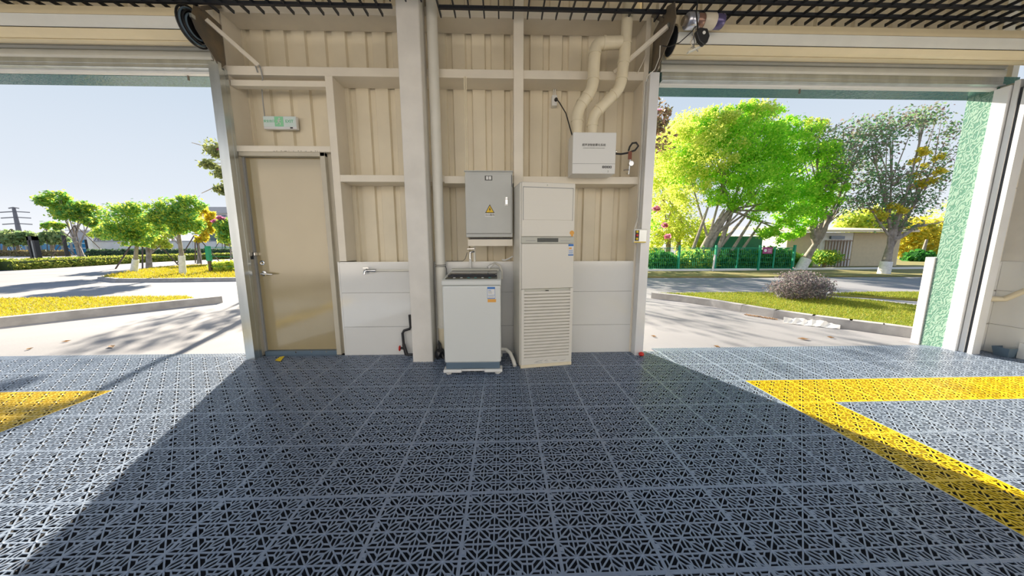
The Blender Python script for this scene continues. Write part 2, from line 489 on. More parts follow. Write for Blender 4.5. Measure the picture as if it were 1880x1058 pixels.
# column with its haunched rafter
co = MB().box(-0.944, -0.735, 3.05, 3.27, -0.02, 3.62).build('column', M_plaster, bevel=0.012); struct(co)
MB().prism([(-0.74,3.27,3.30),(-0.74,3.05,3.42),(-0.74,2.6,3.62),(-0.74,3.27,3.62)], (-0.19,0,0)).build('haunch', M_steel, co)
MB().box(-0.93,-0.745,-0.3,3.5,3.62,3.66).box(-0.845,-0.83,-0.3,3.5,3.66,3.90).box(-0.93,-0.745,-0.3,3.5,3.90,3.93).build('rafter', M_steel, co)
# roof
b = MB(); x = -9.0
while x < 5.6:
    b.add([(x,-0.3,3.96),(x+.15,-0.3,3.96),(x+.15,3.6,3.96),(x,3.6,3.96)], [(0,1,2,3)])
    b.add([(x+.15,-0.3,3.96),(x+.165,-0.3,4.0),(x+.165,3.6,4.0),(x+.15,3.6,3.96)], [(0,1,2,3)])
    b.add([(x+.165,-0.3,4.0),(x+.195,-0.3,4.0),(x+.195,3.6,4.0),(x+.165,3.6,4.0)], [(0,1,2,3)])
    b.add([(x+.195,-0.3,4.0),(x+.21,-0.3,3.96),(x+.21,3.6,3.96),(x+.195,3.6,4.0)], [(0,1,2,3)])
    x += 0.21
b.box(-9.0, 5.7, -0.3, 3.6, 4.02, 4.04)
roof = b.build('ceiling', M_roof, fix=False); struct(roof)
for y in (0.1, 1.3, 2.5):
    MB().box(-9, 5.6, y, y+0.06, 3.80, 3.96).build('purlin', M_steel, roof)

# ---------------------------------------------------------------- door
d1 = MB().box(-2.648, -1.845, 3.345, 3.385, 0.045, 2.098).build('door_1', M_door, bevel=0.004); struct(d1)
MB().box(-2.72,-2.655,3.285,3.40,0,2.10).build('door_jamb', M_doorframe, d1, bevel=0.004)
MB().box(-2.655,-2.635,3.325,3.40,0.0,2.10).build('door_stop', M_cabd, d1)
MB().box(-1.85,-1.80,3.285,3.40,0,2.14).build('door_jamb', M_doorframe, d1, bevel=0.004)
MB().box(-2.72,-1.80,3.285,3.40,2.10,2.145).build('door_head_frame', M_doorframe, d1, bevel=0.004)
MB().box(-1.80,-1.762,3.33,3.45,0,2.14).build('gap_filler', M_doorframe, d1)
MB().box(-2.635,-1.85,3.30,3.40,-0.02,0.045).build('threshold', M_slate, d1)
for x in (-2.30,-2.13,-1.97):
    MB().lathe((x,3.298,0.033), [(0.007,-0.004),(0.009,0.0)], 8, 'y').build('screw', M_chrome, d1)
# latch box on frame, cylinder and lever
MB().box(-2.70,-2.62,3.30,3.345,1.095,1.135).build('slide_bolt', M_chrome, d1, bevel=0.006)
MB().box(-2.70,-2.65,3.285,3.32,1.06,1.095).build('bolt_keeper', M_dark, d1, bevel=0.004)
MB().lathe((-2.585,3.343,1.02), [(0.026,0.0),(0.026,-0.006),(0.018,-0.010),(0.018,-0.008),(0.008,-0.006)], 16, 'y').build('lock_cylinder', M_chrome, d1, smooth=True)
MB().lathe((-2.585,3.333,1.02), [(0.008,0.0),(0.008,-0.002)], 10, 'y').build('key_hole', M_brass, d1)
hd = MB().lathe((-2.575,3.343,0.905), [(0.028,0.0),(0.028,-0.010),(0.012,-0.014),(0.012,-0.045)], 16, 'y').build('door_handle', M_chrome, d1, smooth=True)
MB().tube([(-2.575,3.298,0.905),(-2.53,3.294,0.904),(-2.46,3.30,0.899)], [0.012,0.011,0.008], 10).build('lever', M_chrome, hd, smooth=True)
MB().box(-1.862,-1.84,3.33,3.346,1.95,2.02).build('hinge', M_chrome, d1)
MB().box(-1.862,-1.84,3.33,3.346,0.28,0.35).build('hinge', M_chrome, d1)

# ---------------------------------------------------------------- shutters
def shutter(name, x0, x1, zoff, label, rail_xs, inner):
    t = thing(name, ((x0+x1)/2, 3.2, 0), label, 'shutter', 'rolled-up shutters over the openings')
    yc, zc, R = 3.03, 3.10+zoff, 0.125
    N = 9
    for k in range(N):
        a0 = math.radians(20 + 360*k/N); a1 = a0 + math.radians(360/N)*0.93
        prof = []
        for q in range(5):
            a = a0+(a1-a0)*q/4; rr = R + (0.006 if q in (0,) else 0.0)
            prof.append((0, yc+rr*math.cos(a), zc+rr*math.sin(a)))
        prof2 = [(0, yc+(R-0.012)*math.cos(a0+(a1-a0)*q/4), zc+(R-0.012)*math.sin(a0+(a1-a0)*q/4)) for q in range(4,-1,-1)]
        m = M_slatw if k in (4,) else M_slat
        MB().prism([(x0,p[1],p[2]) for p in prof+prof2], (x1-x0,0,0)).build('roll_slat', m, t, smooth=True)
    MB().lathe((x0,yc,zc), [(R-0.013,0.002),(R-0.013,x1-x0-0.002)], 18, 'x').build('drum', M_dark, t)
    # hanging slats between drum and bottom bar
    z = 2.952+zoff
    for k in range(4):
        MB().prism([(x0+0.02,3.235,z),(x0+0.02,3.222,z+0.018),(x0+0.02,3.222,z+0.060),(x0+0.02,3.235,z+0.075),(x0+0.02,3.245,z+0.075),(x0+0.02,3.245,z)], (x1-x0-0.04,0,0)).build('slat', M_slatg if k else M_slatw, t)
        z += 0.077
    MB().box(x0+0.03,x1-0.03,3.225,3.255,2.872+zoff,2.948+zoff).box(x0+0.03,x1-0.03,3.222,3.258,2.905+zoff,2.912+zoff).box(x0+0.03,x1-0.03,3.205,3.275,2.862+zoff,2.874+zoff).build('bottom_bar', M_galv, t, bevel=0.003)
    MB().box(x0+0.03,x1-0.03,3.262,3.305,2.842+zoff,2.862+zoff).build('weather_strip', M_white, t)
    MB().bar((x0+(x1-x0)*0.42 if inner>0 else x1-0.33, 3.30, 2.80+zoff),(x0+(x1-x0)*0.42 if inner>0 else x1-0.33,3.30,2.85+zoff),0.012,0.012).build('pull_hook', M_plate, t)
    for rx, s, ry in rail_xs:       # guide rails: a lipped channel with a narrow slot
        m = M_galv if inner < 0 else M_alu
        r_ = MB().box(rx-0.046,rx+0.046,ry,ry+0.035,-0.02,2.91+zoff).box(rx-0.046,rx+0.046,ry+0.062,ry+0.10,-0.02,2.88+zoff).box(min(rx,rx+s*0.0445),max(rx,rx+s*0.0445),ry+0.003,ry+0.097,-0.018,2.86+zoff).build('guide_rail', m, t)
        MB().box(min(rx-s*0.036,rx),max(rx-s*0.036,rx),ry+0.036,ry+0.061,-0.015,2.80+zoff).build('slot', M_dark, r_)
    return t
sh1 = shutter('roller_shutter', -7.1, -2.72, 0.0, 'rolled-up cream roller shutter over the left opening beside the door', [(-7.15,-1,3.18),(-2.695,1,3.175)], -1)
sh2 = shutter('roller_shutter', 1.56, 5.19, -0.045, 'rolled-up cream roller shutter over the right opening in front of the trees', [(1.49,-1,3.16),(XR+0.05,1,3.06)], 1)
# bracket plates with stays
for nm, X, s, zo, lab in (('shutter_bracket', -2.65, -1, 0, 'grimy steel bracket plate holding the left shutter drum'),
                          ('shutter_bracket', 1.50, 1, -0.02, 'grimy brown steel bracket plate holding the right shutter drum')):
    t = thing(nm, (X, YF, 2.86), lab, 'bracket', 'shutter brackets')
    P = [(2.86,3.16),(2.90,3.31),(3.02,3.36),(3.30,3.30),(3.31,2.93),(3.20,2.86),(3.06,2.97),(2.90,3.08)]
    if s < 0: P = [(2.97,3.15),(3.01,3.26),(3.10,3.29),(3.265,3.27),(3.265,2.93),(3.20,2.86),(3.10,2.97),(3.0,3.07)]
    MB().prism([(X,min(y,3.266),z+zo) for y,z in P], (s*0.008,0,0)).build('plate', M_plate, t)
    MB().box(min(X+s*0.010,X+s*0.05),max(X+s*0.010,X+s*0.05),3.20,3.264,2.92,3.52).build('wall_flange', M_steel, t)
    MB().bar((X,3.06,3.27+zo),(X-s*0.02,3.25,3.42),0.03,0.03).build('top_stay', M_plate, t)
    ex, ez = (-2.33, 2.915) if s < 0 else (1.12, 2.90)
    MB().bar((X-s*0.02,*((3.09,3.20) if s < 0 else (2.95,3.13))),(ex,YF-0.022,ez),0.030,0.034).build('diagonal_stay', M_steel, t, bevel=0.003)
    MB().box(min(X-s*0.02,X-s*0.002),max(X-s*0.02,X-s*0.002),2.95,2.985,3.13,3.16).build('bolt', M_galv, t)
# black coil end plates of the left drum
t = thing('drum_end_coil', (-2.69,3.03,2.96), 'black coiled shutter end bands beside the left bracket plate', 'shutter coil')
for k, (rr, xx) in enumerate(((0.148,-2.695),(0.130,-2.686),(0.112,-2.678),(0.090,-2.672))):
    pts = [(xx, 3.03+rr*math.cos(a), 3.10+rr*math.sin(a)) for a in [math.radians(90+q*12) for q in range(22)]]
    MB().tube(pts, 0.008, 6).build('band', M_black if k%2==0 else M_slate, t, smooth=True)
MB().lathe((-2.718,3.03,3.10), [(0.12,0),(0.12,0.02),(0.05,0.03)], 16, 'x').build('end_disc', M_black, t)

# ---------------------------------------------------------------- ceiling grille
t = thing('ceiling_grille', (-1.5, 1.0, 3.29), 'black open metal grille hung below the cream roof', 'ceiling grille')
x = -8.6; bm_ = None
k = 0
def grille_bar(x, y0, y1):
    global bm_
    if bm_ is None:
        o = MB().box(-0.006,0.006,0,1,0,0.026).build('bar', M_grille); bm_ = o.data; bpy.data.objects.remove(o)
    o = bpy.data.objects.new('bar', bm_); COL.objects.link(o); o.parent = t
    o.location = Vector((x, y0, 3.30)) - Vector(t.location); o.scale = (1, y1-y0, 1)
while x < 5.45:
    if not (-0.97 < x < -0.56): grille_bar(x, -0.2, 3.16)
    else: grille_bar(x, -0.2, 2.98)
    x += 0.134
for y in (-0.1, 0.6, 1.2, 1.8, 2.3, 2.6, 2.76, 2.90):
    MB().box(-8.6,5.45,y,y+0.022,3.295,3.321).build('cross_bar', M_grille, t)
MB().box(-8.6,-0.97,3.03,3.055,3.295,3.321).build('cross_bar', M_grille, t)
MB().box(-0.56,5.45,3.03,3.055,3.295,3.321).build('cross_bar', M_grille, t)

# ================================================================== THINGS ON AND BY THE WALL
# downpipe
t = thing('downpipe', (-0.655,3.205,0), 'tall white round downpipe standing beside the square column', 'pipe')
MB().tube([(-0.655,3.205,0.335),(-0.655,3.205,3.6)], 0.051, 20).build('upper_pipe', M_pvcw, t, smooth=True)
MB().tube([(-0.655,3.205,-0.01),(-0.655,3.205,0.335)], 0.046, 20).build('lower_pipe', M_pvc, t, smooth=True)
MB().lathe((-0.655,3.205,0.325), [(0.055,0),(0.055,0.03)], 20).build('socket', M_pvcw, t, smooth=True)
for z in (0.985,1.0):
    MB().tube([(-0.655+0.0535*math.cos(a),3.205+0.0535*math.sin(a),z) for a in [math.pi*2*q/20 for q in range(21)]], 0.003, 6).build('wire_tie', M_black, t)
MB().tube([(-0.602,3.19,0.99),(-0.59,3.18,0.96),(-0.588,3.18,0.90)], 0.003, 6).build('wire_tail', M_black, t)

# black bag of bits at its foot
def blob(name, c, r, m, label, cat, seed=0, n=2, amp=0.25, parent=None):
    import bmesh
    bm = bmesh.new(); bmesh.ops.create_icosphere(bm, subdivisions=n, radius=1)
    rg = random.Random(seed)
    for v in bm.verts:
        k = 1+amp*(rg.random()-0.5)*2
        v.co = Vector((v.co.x*r[0]*k, v.co.y*r[1]*k, max(v.co.z, -0.9)*r[2]*k))
    me = bpy.data.meshes.new(name); bm.to_mesh(me); bm.free()
    zmin = min(v.co.z for v in me.vertices)
    o = link_mesh(name, me, m, parent)
    o.location = Vector(c) - Vector((0,0,zmin)) - (wloc(parent) if parent else Vector((0,0,0)))
    if label: tag(o, label, cat)
    return o
t = thing('black_hose_bundle', (-0.70,3.115,0), 'black crumpled hose bundle on the floor between column and washer', 'hose')
blob('bundle', (-0.675,3.11,0.0), (0.045,0.05,0.06), M_black, None, None, 4, 2, 0.3, parent=t)
MB().tube([(-0.675,3.11,0.09),(-0.69,3.12,0.16),(-0.685,3.13,0.20),(-0.675,3.13,0.17),(-0.66,3.11,0.10),(-0.63,3.08,0.03),(-0.60,3.07,0.015)], 0.011, 8).build('hose', M_black, t, smooth=True)

# electrical cabinet
t = thing('electrical_cabinet', (-0.13,3.27,1.28), 'grey wall-mounted electrical cabinet with a yellow lightning warning sticker', 'electrical cabinet')
x0,x1,z0,z1,yf = -0.365,0.100,1.283,1.912,3.085
MB().box(x0,x1,yf,3.268,z0,z1).build('body', M_cab, t, bevel=0.004)
MB().box(x0-0.006,x1+0.006,yf-0.012,3.268,z1,z1+0.010).build('rain_hood', M_cab, t, bevel=0.003)
dr = MB().box(x0+0.004,x1-0.012,yf-0.014,yf-0.002,z0+0.038,z1-0.02).build('cabinet_door', M_cab, t, bevel=0.003)
MB().box(x0+0.004,x1-0.012,yf-0.003,yf-0.001,z0+0.030,z0+0.036).build('seam', M_cabd, t)
MB().box(x1-0.010,x1-0.006,yf-0.004,yf,z1-0.14,z1-0.03).build('hinge_gap', M_dark, t)
h_ = MB().box(0.022,0.056,yf-0.024,yf-0.014,1.585,1.672).build('latch', M_white, dr, bevel=0.003, label='small silver door latch')
MB().box(0.030,0.050,yf-0.032,yf-0.024,1.60,1.645).lathe((0.04,yf-0.024,1.66),[(0.008,0),(0.008,-0.006)],10,'y').build('latch_lever', M_chrome, dr)
MB().box(-0.170,-0.098,yf-0.0165,yf-0.014,1.828,1.872).build('name_plate', M_ink, dr, label='black plate with two white squares')
for xx in (-0.158,-0.130):
    MB().box(xx,xx+0.022,yf-0.0175,yf-0.0165,1.835,1.866).build('plate_mark', M_paper, dr)
cx, cz = -0.125, 1.560
MB().prism([(cx-0.047,yf-0.0155,cz-0.042),(cx+0.047,yf-0.0155,cz-0.042),(cx,yf-0.0155,cz+0.042)], (0,0.0015,0)).build('warning_border', M_black, dr)
MB().prism([(cx-0.037,yf-0.017,cz-0.036),(cx+0.037,yf-0.017,cz-0.036),(cx,yf-0.017,cz+0.030)], (0,0.0015,0)).build('warning_triangle', M_yel2, dr, label='yellow warning triangle')
MB().prism([(cx+0.004,yf-0.0185,cz+0.016),(cx-0.010,yf-0.0185,cz-0.010),(cx-0.001,yf-0.0185,cz-0.008),(cx-0.004,yf-0.0185,cz-0.030),(cx+0.010,yf-0.0185,cz-0.002),(cx+0.001,yf-0.0185,cz-0.004)], (0,0.0015,0)).build('lightning_mark', M_black, dr)
MB().box(cx-0.048,cx+0.048,yf-0.0155,yf-0.014,cz-0.078,cz-0.044).build('caption_sticker', M_paper, dr)
text_part('caption', '当心触电', 0.024, (cx,yf-0.0165,cz-0.061), M_ink, dr)
# trough under the cabinet
t = thing('cable_trough', (-0.13,3.27,1.195), 'cream sheet-metal trough under the grey electrical cabinet', 'trough')
MB().box(-0.352,0.10,3.10,3.106,1.198,1.262).box(-0.352,0.10,3.10,3.268,1.195,1.201).build('channel', M_steel, t, bevel=0.002)
MB().prism([(-0.33,3.12,1.262),(0.09,3.12,1.262),(0.09,3.12,1.275),(-0.33,3.12,1.279)], (0,0.12,0)).build('cable_loom', M_black, t)
# conduits above
for xx in (-0.369,-0.352):
    MB().tube([(xx,3.47,2.85),(xx,3.40,2.60),(xx,3.30,2.2),(xx,3.22,1.90)] if False else [(xx,3.25,1.90),(xx,3.25,2.845)], 0.006, 8).single('conduit', M_pvc, 'thin ivory conduit above the electrical cabinet, %s of two' % ('left' if xx < -0.36 else 'right'), 'conduit', 'twin conduits over the cabinet', smooth=True)
t = MB().tube([(-0.385,3.243,1.93),(-0.335,3.243,1.93)],0.012,8).single('cable_tape', M_yel, 'yellow tape wrapped at the top left cabinet corner', 'tape')

# filling tap behind the washer
t = thing('wall_tap', (-0.335,3.25,0.98), 'chrome tap on a white pipe behind the washing machine', 'tap')
MB().tube([(-0.30,3.245,1.03),(-0.30,3.245,1.19)], 0.013, 10).build('pipe', M_pvcw, t, smooth=True)
MB().tube([(-0.345,3.235,0.93),(-0.345,3.235,1.06)], 0.014, 10).build('hose_coupling', M_white, t, smooth=True)
MB().tube([(-0.345,3.235,1.06),(-0.345,3.235,1.13),(-0.30,3.24,1.14)], 0.014, 10).build('body', M_chrome, t, smooth=True)
MB().bar((-0.375,3.215,1.165),(-0.295,3.215,1.168),0.016,0.014).build('handle', M_chrome, t, bevel=0.004)
MB().tube([(-0.375,3.24,1.13),(-0.40,3.245,1.06),(-0.43,3.25,1.035),(-0.60,3.255,1.035)], 0.003, 6).build('wire', M_ink, t)
t = MB().tube([(0.105,3.17,1.09),(0.06,3.2,1.06),(0.02,3.23,1.045),(-0.01,3.235,1.05)], 0.008, 8).single('spout_hose', M_white, 'short white hose end sticking out beside the air conditioner', 'hose', smooth=True)

# wall tap on the left wainscot with pipework
t = thing('garden_tap', (-1.47,3.25,0.90), 'chrome tap on a thin white pipe across the wall tiles', 'tap')
a = yp(690,497,3.245)
MB().tube([(-0.985,3.25,a[2]),(a[0],3.25,a[2])], 0.010, 10).build('pipe', M_pvcw, t, smooth=True)
MB().tube([(a[0],3.25,a[2]),(a[0]-0.05,3.25,a[2])], 0.018, 10).build('collar', M_chrome, t, smooth=True)
MB().tube([(a[0]-0.05,3.25,a[2]),(a[0]-0.09,3.245,a[2]),(a[0]-0.11,3.235,a[2]-0.005),(a[0]-0.115,3.225,a[2]-0.04)], [0.013,0.02,0.016,0.013], 10).build('spout', M_chrome, t, smooth=True)
MB().bar((a[0]-0.115,3.215,a[2]+0.03),(a[0]-0.06,3.215,a[2]+0.03),0.014,0.012).tube([(a[0]-0.085,3.235,a[2]),(a[0]-0.085,3.218,a[2]+0.03)],0.007,8).build('handle', M_chrome, t)
t = thing('riser_pipe', (-0.97,3.25,0), 'thin white riser pipe joining a black pipe beside the column', 'pipe')
MB().tube([(-0.985,3.25,1.06),(-0.985,3.25,0.455)], 0.012, 10).build('white_pipe', M_pvcw, t, smooth=True)
P = [yp(752,578,3.235), yp(754,600,3.235), yp(752,604,3.235), yp(742,607,3.235), yp(739,612,3.235), yp(741,632,3.225), yp(746,650,3.215)]
MB().tube([P[0],P[1]], 0.014, 10).tube(P[1:6], 0.014, 10).build('black_pipe', M_black, t, smooth=True)
MB().tube([P[5],P[6],(P[6][0]+0.005,P[6][1],0.02)], [0.018,0.02,0.02], 10).tube([(P[6][0],P[6][1],0.02),(P[6][0]+0.09,P[6][1],0.02)],0.012,8).build('black_foot', M_black, t, smooth=True)
v_ = yp(742,639,3.215)
MB().tube([v_,(v_[0]-0.035,v_[1]-0.01,v_[2])], [0.018,0.012], 10).build('valve_stem', M_black, t, smooth=True)
MB().lathe((v_[0]-0.052,v_[1]-0.01,v_[2]), [(0.018,0),(0.030,0.004),(0.030,0.012),(0.014,0.018)], 10, 'x').build('valve_wheel', M_red, t, label='red valve wheel')

# exit sign
t = thing('exit_sign', (-2.31,3.47,2.41), 'white emergency exit sign with green lettering above the door', 'exit sign')
MB().box(-2.482,-2.144,3.435,3.475,2.410,2.537).build('housing', M_alu, t, bevel=0.004)
M_egreen = mat('sign_green', (0.05, 0.55, 0.22), 0.4)
M_epale = mat('sign_face', (0.72, 0.84, 0.82), 0.3)
MB().box(-2.476,-2.150,3.432,3.436,2.432,2.531).build('face', M_epale, t)
MB().box(-2.362,-2.274,3.430,3.433,2.434,2.530).build('centre_panel', mat('sign_green_pale',(0.30,0.72,0.42),0.35), t)
text_part('lettering', '安全出口', 0.028, (-2.418,3.431,2.484), M_egreen, t)
text_part('lettering', 'EXIT', 0.040, (-2.212,3.431,2.484), M_egreen, t)
# running figure
fx, fz = -2.318, 2.482
MB().lathe((fx+0.006,3.429,fz+0.030), [(0.007,0),(0.007,0.002)], 10, 'y').bar((fx+0.003,3.430,fz+0.020),(fx-0.004,3.430,fz-0.006),0.003,0.013,(1,0,0)).bar((fx-0.004,3.430,fz-0.006),(fx+0.014,3.430,fz-0.014),0.003,0.006,(0,0,1)).bar((fx+0.014,3.430,fz-0.014),(fx+0.010,3.430,fz-0.034),0.003,0.006,(1,0,0)).bar((fx-0.004,3.430,fz-0.006),(fx-0.014,3.430,fz-0.022),0.003,0.006,(1,0,0)).bar((fx-0.014,3.430,fz-0.022),(fx-0.030,3.430,fz-0.024),0.003,0.006).bar((fx+0.002,3.430,fz+0.016),(fx+0.020,3.430,fz+0.006),0.003,0.005).bar((fx,3.430,fz+0.016),(fx-0.018,3.430,fz+0.008),0.003,0.005).build('running_figure', M_white, t)
MB().box(-2.21,-2.185,3.431,3.436,2.416,2.428).build('test_button', M_black, t)
w_ = [yp(473,133,3.262), yp(469,122,3.255), yp(476,119,3.25), yp(479,128,3.255), yp(482,142,3.26), yp(481,165,3.40), yp(483,190,3.43), yp(486,214,3.44)]
MB().tube(w_, 0.006, 6).single('sign_wire', M_cabd, 'grey wire hanging down to the exit sign', 'wire', smooth=True)

# mist machine with pipes
t = thing('mist_machine', (0.89,3.25,1.89), 'white wall-mounted mist machine with dark Chinese lettering below the ivory pipes', 'mist machine')
x0,x1,z0,z1,yf = 0.680,1.103,1.893,2.275,3.06
MB().box(x0,x1,yf,3.262,z0,z1).build('body', M_white, t, bevel=0.006)
MB().box(x0+0.003,x1-0.003,yf-0.002,yf+0.001,1.985,1.988).build('seam', M_cabd, t)
text_part('lettering', '超声波智能雾化系统', 0.026, (0.885,yf-0.002,2.158), M_ink, t, sx=0.98)
text_part('small_lettering', 'ULTRASONIC INTELLIGENT ATOMIZING SYSTEM', 0.0105, (0.885,yf-0.002,2.130), M_cabd, t, sx=0.92)
for k in range(4):
    MB().box(0.974+k*0.024,0.994+k*0.024,yf-0.003,yf+0.001,1.946,1.966).build('icon', M_black, t)
    MB().lathe((0.984+k*0.024,yf-0.003,1.956), [(0.005,0),(0.005,-0.001)], 4+2*k, 'y').build('icon_mark', M_white, t)
text_part('number_mark', '2', 0.022, (1.032,yf-0.002,1.915), M_ink, t)
MB().lathe((x1,3.12,2.12), [(0.012,0),(0.012,0.02),(0.008,0.03)], 10, 'x').build('inlet', M_chrome, t)
MB().lathe((x1,3.12,2.02), [(0.014,0),(0.010,0.012)], 10, 'x').build('knob', M_white, t)
def pipe_run(name, pts, r, label, parts):
    t = thing(name, pts[0], label, 'pipe')
    fine = []
    pts = [Vector(p) for p in pts]
    for i, p in enumerate(pts):
        if i in (0, len(pts)-1): fine.append(p); continue
        a_ = (pts[i-1]-p); b_ = (pts[i+1]-p); q = min(0.075, a_.length*0.45, b_.length*0.45)
        a_.normalize(); b_.normalize(); A = p+a_*q; B = p+b_*q
        for s in range(6):
            u = s/5; fine.append(A*(1-u)**2 + p*2*u*(1-u) + B*u*u)
    MB().tube(fine, r, 18).build('pipe', M_pvc, t, smooth=True)
    for i, p in enumerate(pts[1:-1], 1):
        for o_ in (i-1, i+1):
            d = pts[o_]-p; L = d.length; d.normalize(); c0 = p + d*min(0.085, L*0.45)
            MB().tube([c0-d*0.012, c0+d*0.012], r+0.005, 18).build('socket', M_pvc, t, smooth=True)
    return t
Yp = 3.15
pipe_run('mist_pipe', [(0.735,Yp,2.27),(0.735,Yp,2.50),tuple(yp(1088,163,Yp)),tuple(yp(1093,80,Yp)),tuple(yp(1140,78,Yp+0.01))], 0.056, 'thick ivory pipe bending twice above the mist machine, left one', None)
pipe_run('mist_pipe', [(0.888,Yp,2.27),(0.888,Yp,2.455),tuple(yp(1139,162,Yp)),tuple(yp(1147,98,Yp)),(1.20,Yp,3.60)], 0.052, 'thick ivory pipe rising from the mist machine to the ceiling, right one', None)
# socket, plug and lead
t = thing('wall_socket', (0.58,3.47,2.5), 'white wall socket with black plug above the air conditioner', 'socket')
a = yp(1018,184,3.44)
MB().box(a[0]-0.028,a[0]+0.028,3.435,3.502,a[2]-0.055,a[2]+0.05).build('box', M_white, t, bevel=0.005)
MB().tube([(a[0]-0.006,3.47,a[2]+0.05),(a[0]-0.006,3.47,2.845)],0.007,8).tube([(a[0]+0.012,3.47,a[2]+0.05),(a[0]+0.012,3.47,2.845)],0.007,8).build('conduit', M_pvcw, t)
MB().lathe((a[0]+0.014,3.436,a[2]), [(0.018,0),(0.018,-0.02),(0.010,-0.036)], 10, 'y').build('plug', M_black, t, smooth=True)
e_ = yp(1050,245,3.08)
MB().tube([(a[0]+0.014,3.40,a[2]-0.005),(a[0]+0.04,3.36,a[2]-0.06),(0.5*(a[0]+e_[0])+0.02,3.2,0.5*(a[2]+e_[2])),(e_[0],3.09,e_[2]),(e_[0]+0.03,3.12,2.24)], 0.006, 8).build('lead', M_black, t, smooth=True)
# black hose loop with tag and valve
t = thing('hose_loop', (1.30,3.2,1.915), 'black hose looping from the mist machine to a small valve with brown tag', 'hose')
H_ = [yp(u,v,3.14) for u,v in ((1127,282),(1140,283),(1152,281),(1166,276),(1172,268),(1168,262),(1161,263),(1156,270),(1154,277))]
MB().tube(H_, 0.009, 8).build('hose', M_black, t, smooth=True)
a = yp(1156,286,3.14); MB().box(a[0]-0.018,a[0]+0.018,3.13,3.136,a[2]-0.037,a[2]+0.037).build('tag', mat('brown_tag',(0.22,0.07,0.04),0.6), t, label='brown tag')
a = yp(1157,301,3.14); MB().tube([(a[0],3.14,a[2]+0.06),(a[0]-0.01,3.14,a[2]-0.10),(a[0]-0.01,3.20,1.93)],0.008,8).lathe((a[0]+0.004,3.12,a[2]),[(0.024,0),(0.024,0.03),(0.012,0.04)],12,'y').build('valve', M_chrome, t, smooth=True)
a = yp(1150,313,3.14); MB().bar((a[0]-0.03,3.13,a[2]),(a[0]+0.02,3.13,a[2]+0.004),0.014,0.01).build('valve_lever', M_plate, t)

# door control box by the right rail
t = thing('shutter_control_box', (1.475,3.2,1.17), 'small control box with red and yellow buttons on the right shutter rail', 'control box')
a = yp(1161,421,3.17); b_ = yp(1183,446,3.17)
MB().box(a[0],b_[0],3.118,3.158,b_[2],a[2]).build('case', M_white, t, bevel=0.004)
MB().box(a[0]+0.010,a[0]+0.048,3.114,3.119,b_[2]+0.02,a[2]-0.014).build('button_plate', M_black, t)
MB().box(a[0]+0.052,b_[0]-0.008,3.114,3.119,b_[2]+0.012,a[2]-0.012).build('cover', M_galv, t)
for k, m in enumerate((M_yel, M_red, M_yel)):
    MB().lathe((a[0]+0.028,3.114,b_[2]+0.040+k*0.036), [(0.013,0),(0.013,-0.006),(0.009,-0.010)], 10, 'y').build('button', m, t)
MB().box(a[0]+0.002,b_[0]-0.01,3.116,3.1185,b_[2]+0.002,b_[2]+0.012).build('yellow_edge', M_yel, t)
MB().tube([(a[0]+0.012,3.15,a[2]),(1.432,3.235,a[2]+0.12),(1.432,3.245,2.82)], 0.007, 8).build('cable_duct', M_pvcw, t)
blob('red_rail_cap', (1.505,3.13,0.0), (0.030,0.026,0.024), M_red, 'red plastic cap at the foot of the right shutter rail', 'cap', 2, 2, 0.06)
MB().prism([(*gp(505,662,0.003)[:2],0.003),(*gp(515,664,0.003)[:2],0.003),(*gp(523,657,0.003)[:2],0.02),(*gp(514,658,0.003)[:2],0.016)], (0,0,0.003)).single('tape_scrap', M_yel, 'scrap of yellow tape on the floor before the door', 'tape')

# ---------------------------------------------------------------- washing machine
wx0,wx1,wy0,wy1 = -0.548,-0.022,2.712,3.19
t = thing('washing_machine', ((wx0+wx1)/2,(wy0+wy1)/2,0.055), 'white top-loading washing machine with smoked lid and blue energy label', 'washing machine')
MB().box(wx0,wx1,wy0,wy1,0.115,0.842).build('body', M_wash, t, bevel=0.018, seg=3)
MB().box(wx0+0.012,wx1-0.012,wy0+0.006,wy1-0.01,0.055,0.118).build('plinth', M_slate, t, bevel=0.006, label='slate blue plinth')
MB().box(wx0+0.03,wx1-0.03,wy0+0.03,wy1-0.02,0.0555,0.060).build('underside', M_dark, t)
rim = MB().prism([(wx0-0.004,wy0-0.004,0.844),(wx0-0.004,wy0-0.004,0.884),(wx0-0.004,wy0+0.020,0.897),(wx0-0.004,wy1-0.05,0.935),(wx0-0.004,wy1,0.935),(wx0-0.004,wy1,0.844)], (wx1-wx0+0.008,0,0)).build('top_rim', M_wash, t, bevel=0.010)
def top(y): return 0.897+(y-wy0-0.02)/(wy1-0.05-wy0-0.02)*0.038
def slab(y0,y1,xa,xb,h,m,nm,par=t):
    return MB().prism([(xa,y0,top(y0)),(xa,y1,top(y1)),(xa,y1,top(y1)+h),(xa,y0,top(y0)+h)], (xb-xa,0,0)).build(nm, m, par, bevel=0.003)
slab(wy0+0.03,wy0+0.13,wx0+0.025,wx1-0.03,0.004,M_screen,'control_panel')
for k in range(6):
    xx = wx0+0.09+k*0.065; slab(wy0+0.06,wy0+0.085,xx,xx+0.022,0.007,M_white if k in (0,1,4) else mat('teal_led',(0.05,0.3,0.3),0.4),'button')
lid = slab(wy0+0.14,wy0+0.40,wx0+0.03,wx1-0.035,0.016,M_lid,'lid')
slab(wy0+0.16,wy0+0.175,wx0+0.05,wx1-0.05,0.022,M_black,'lid_grip',lid)
slab(wy0+0.27,wy0+0.277,wx0+0.03,wx1-0.035,0.020,M_acgrey,'lid_fold',lid)
slab(wy0+0.41,wy0+0.455,wx0+0.02,wx1-0.02,0.030,M_acgrey,'rear_bar')
lx0,lx1 = -0.142,-0.072
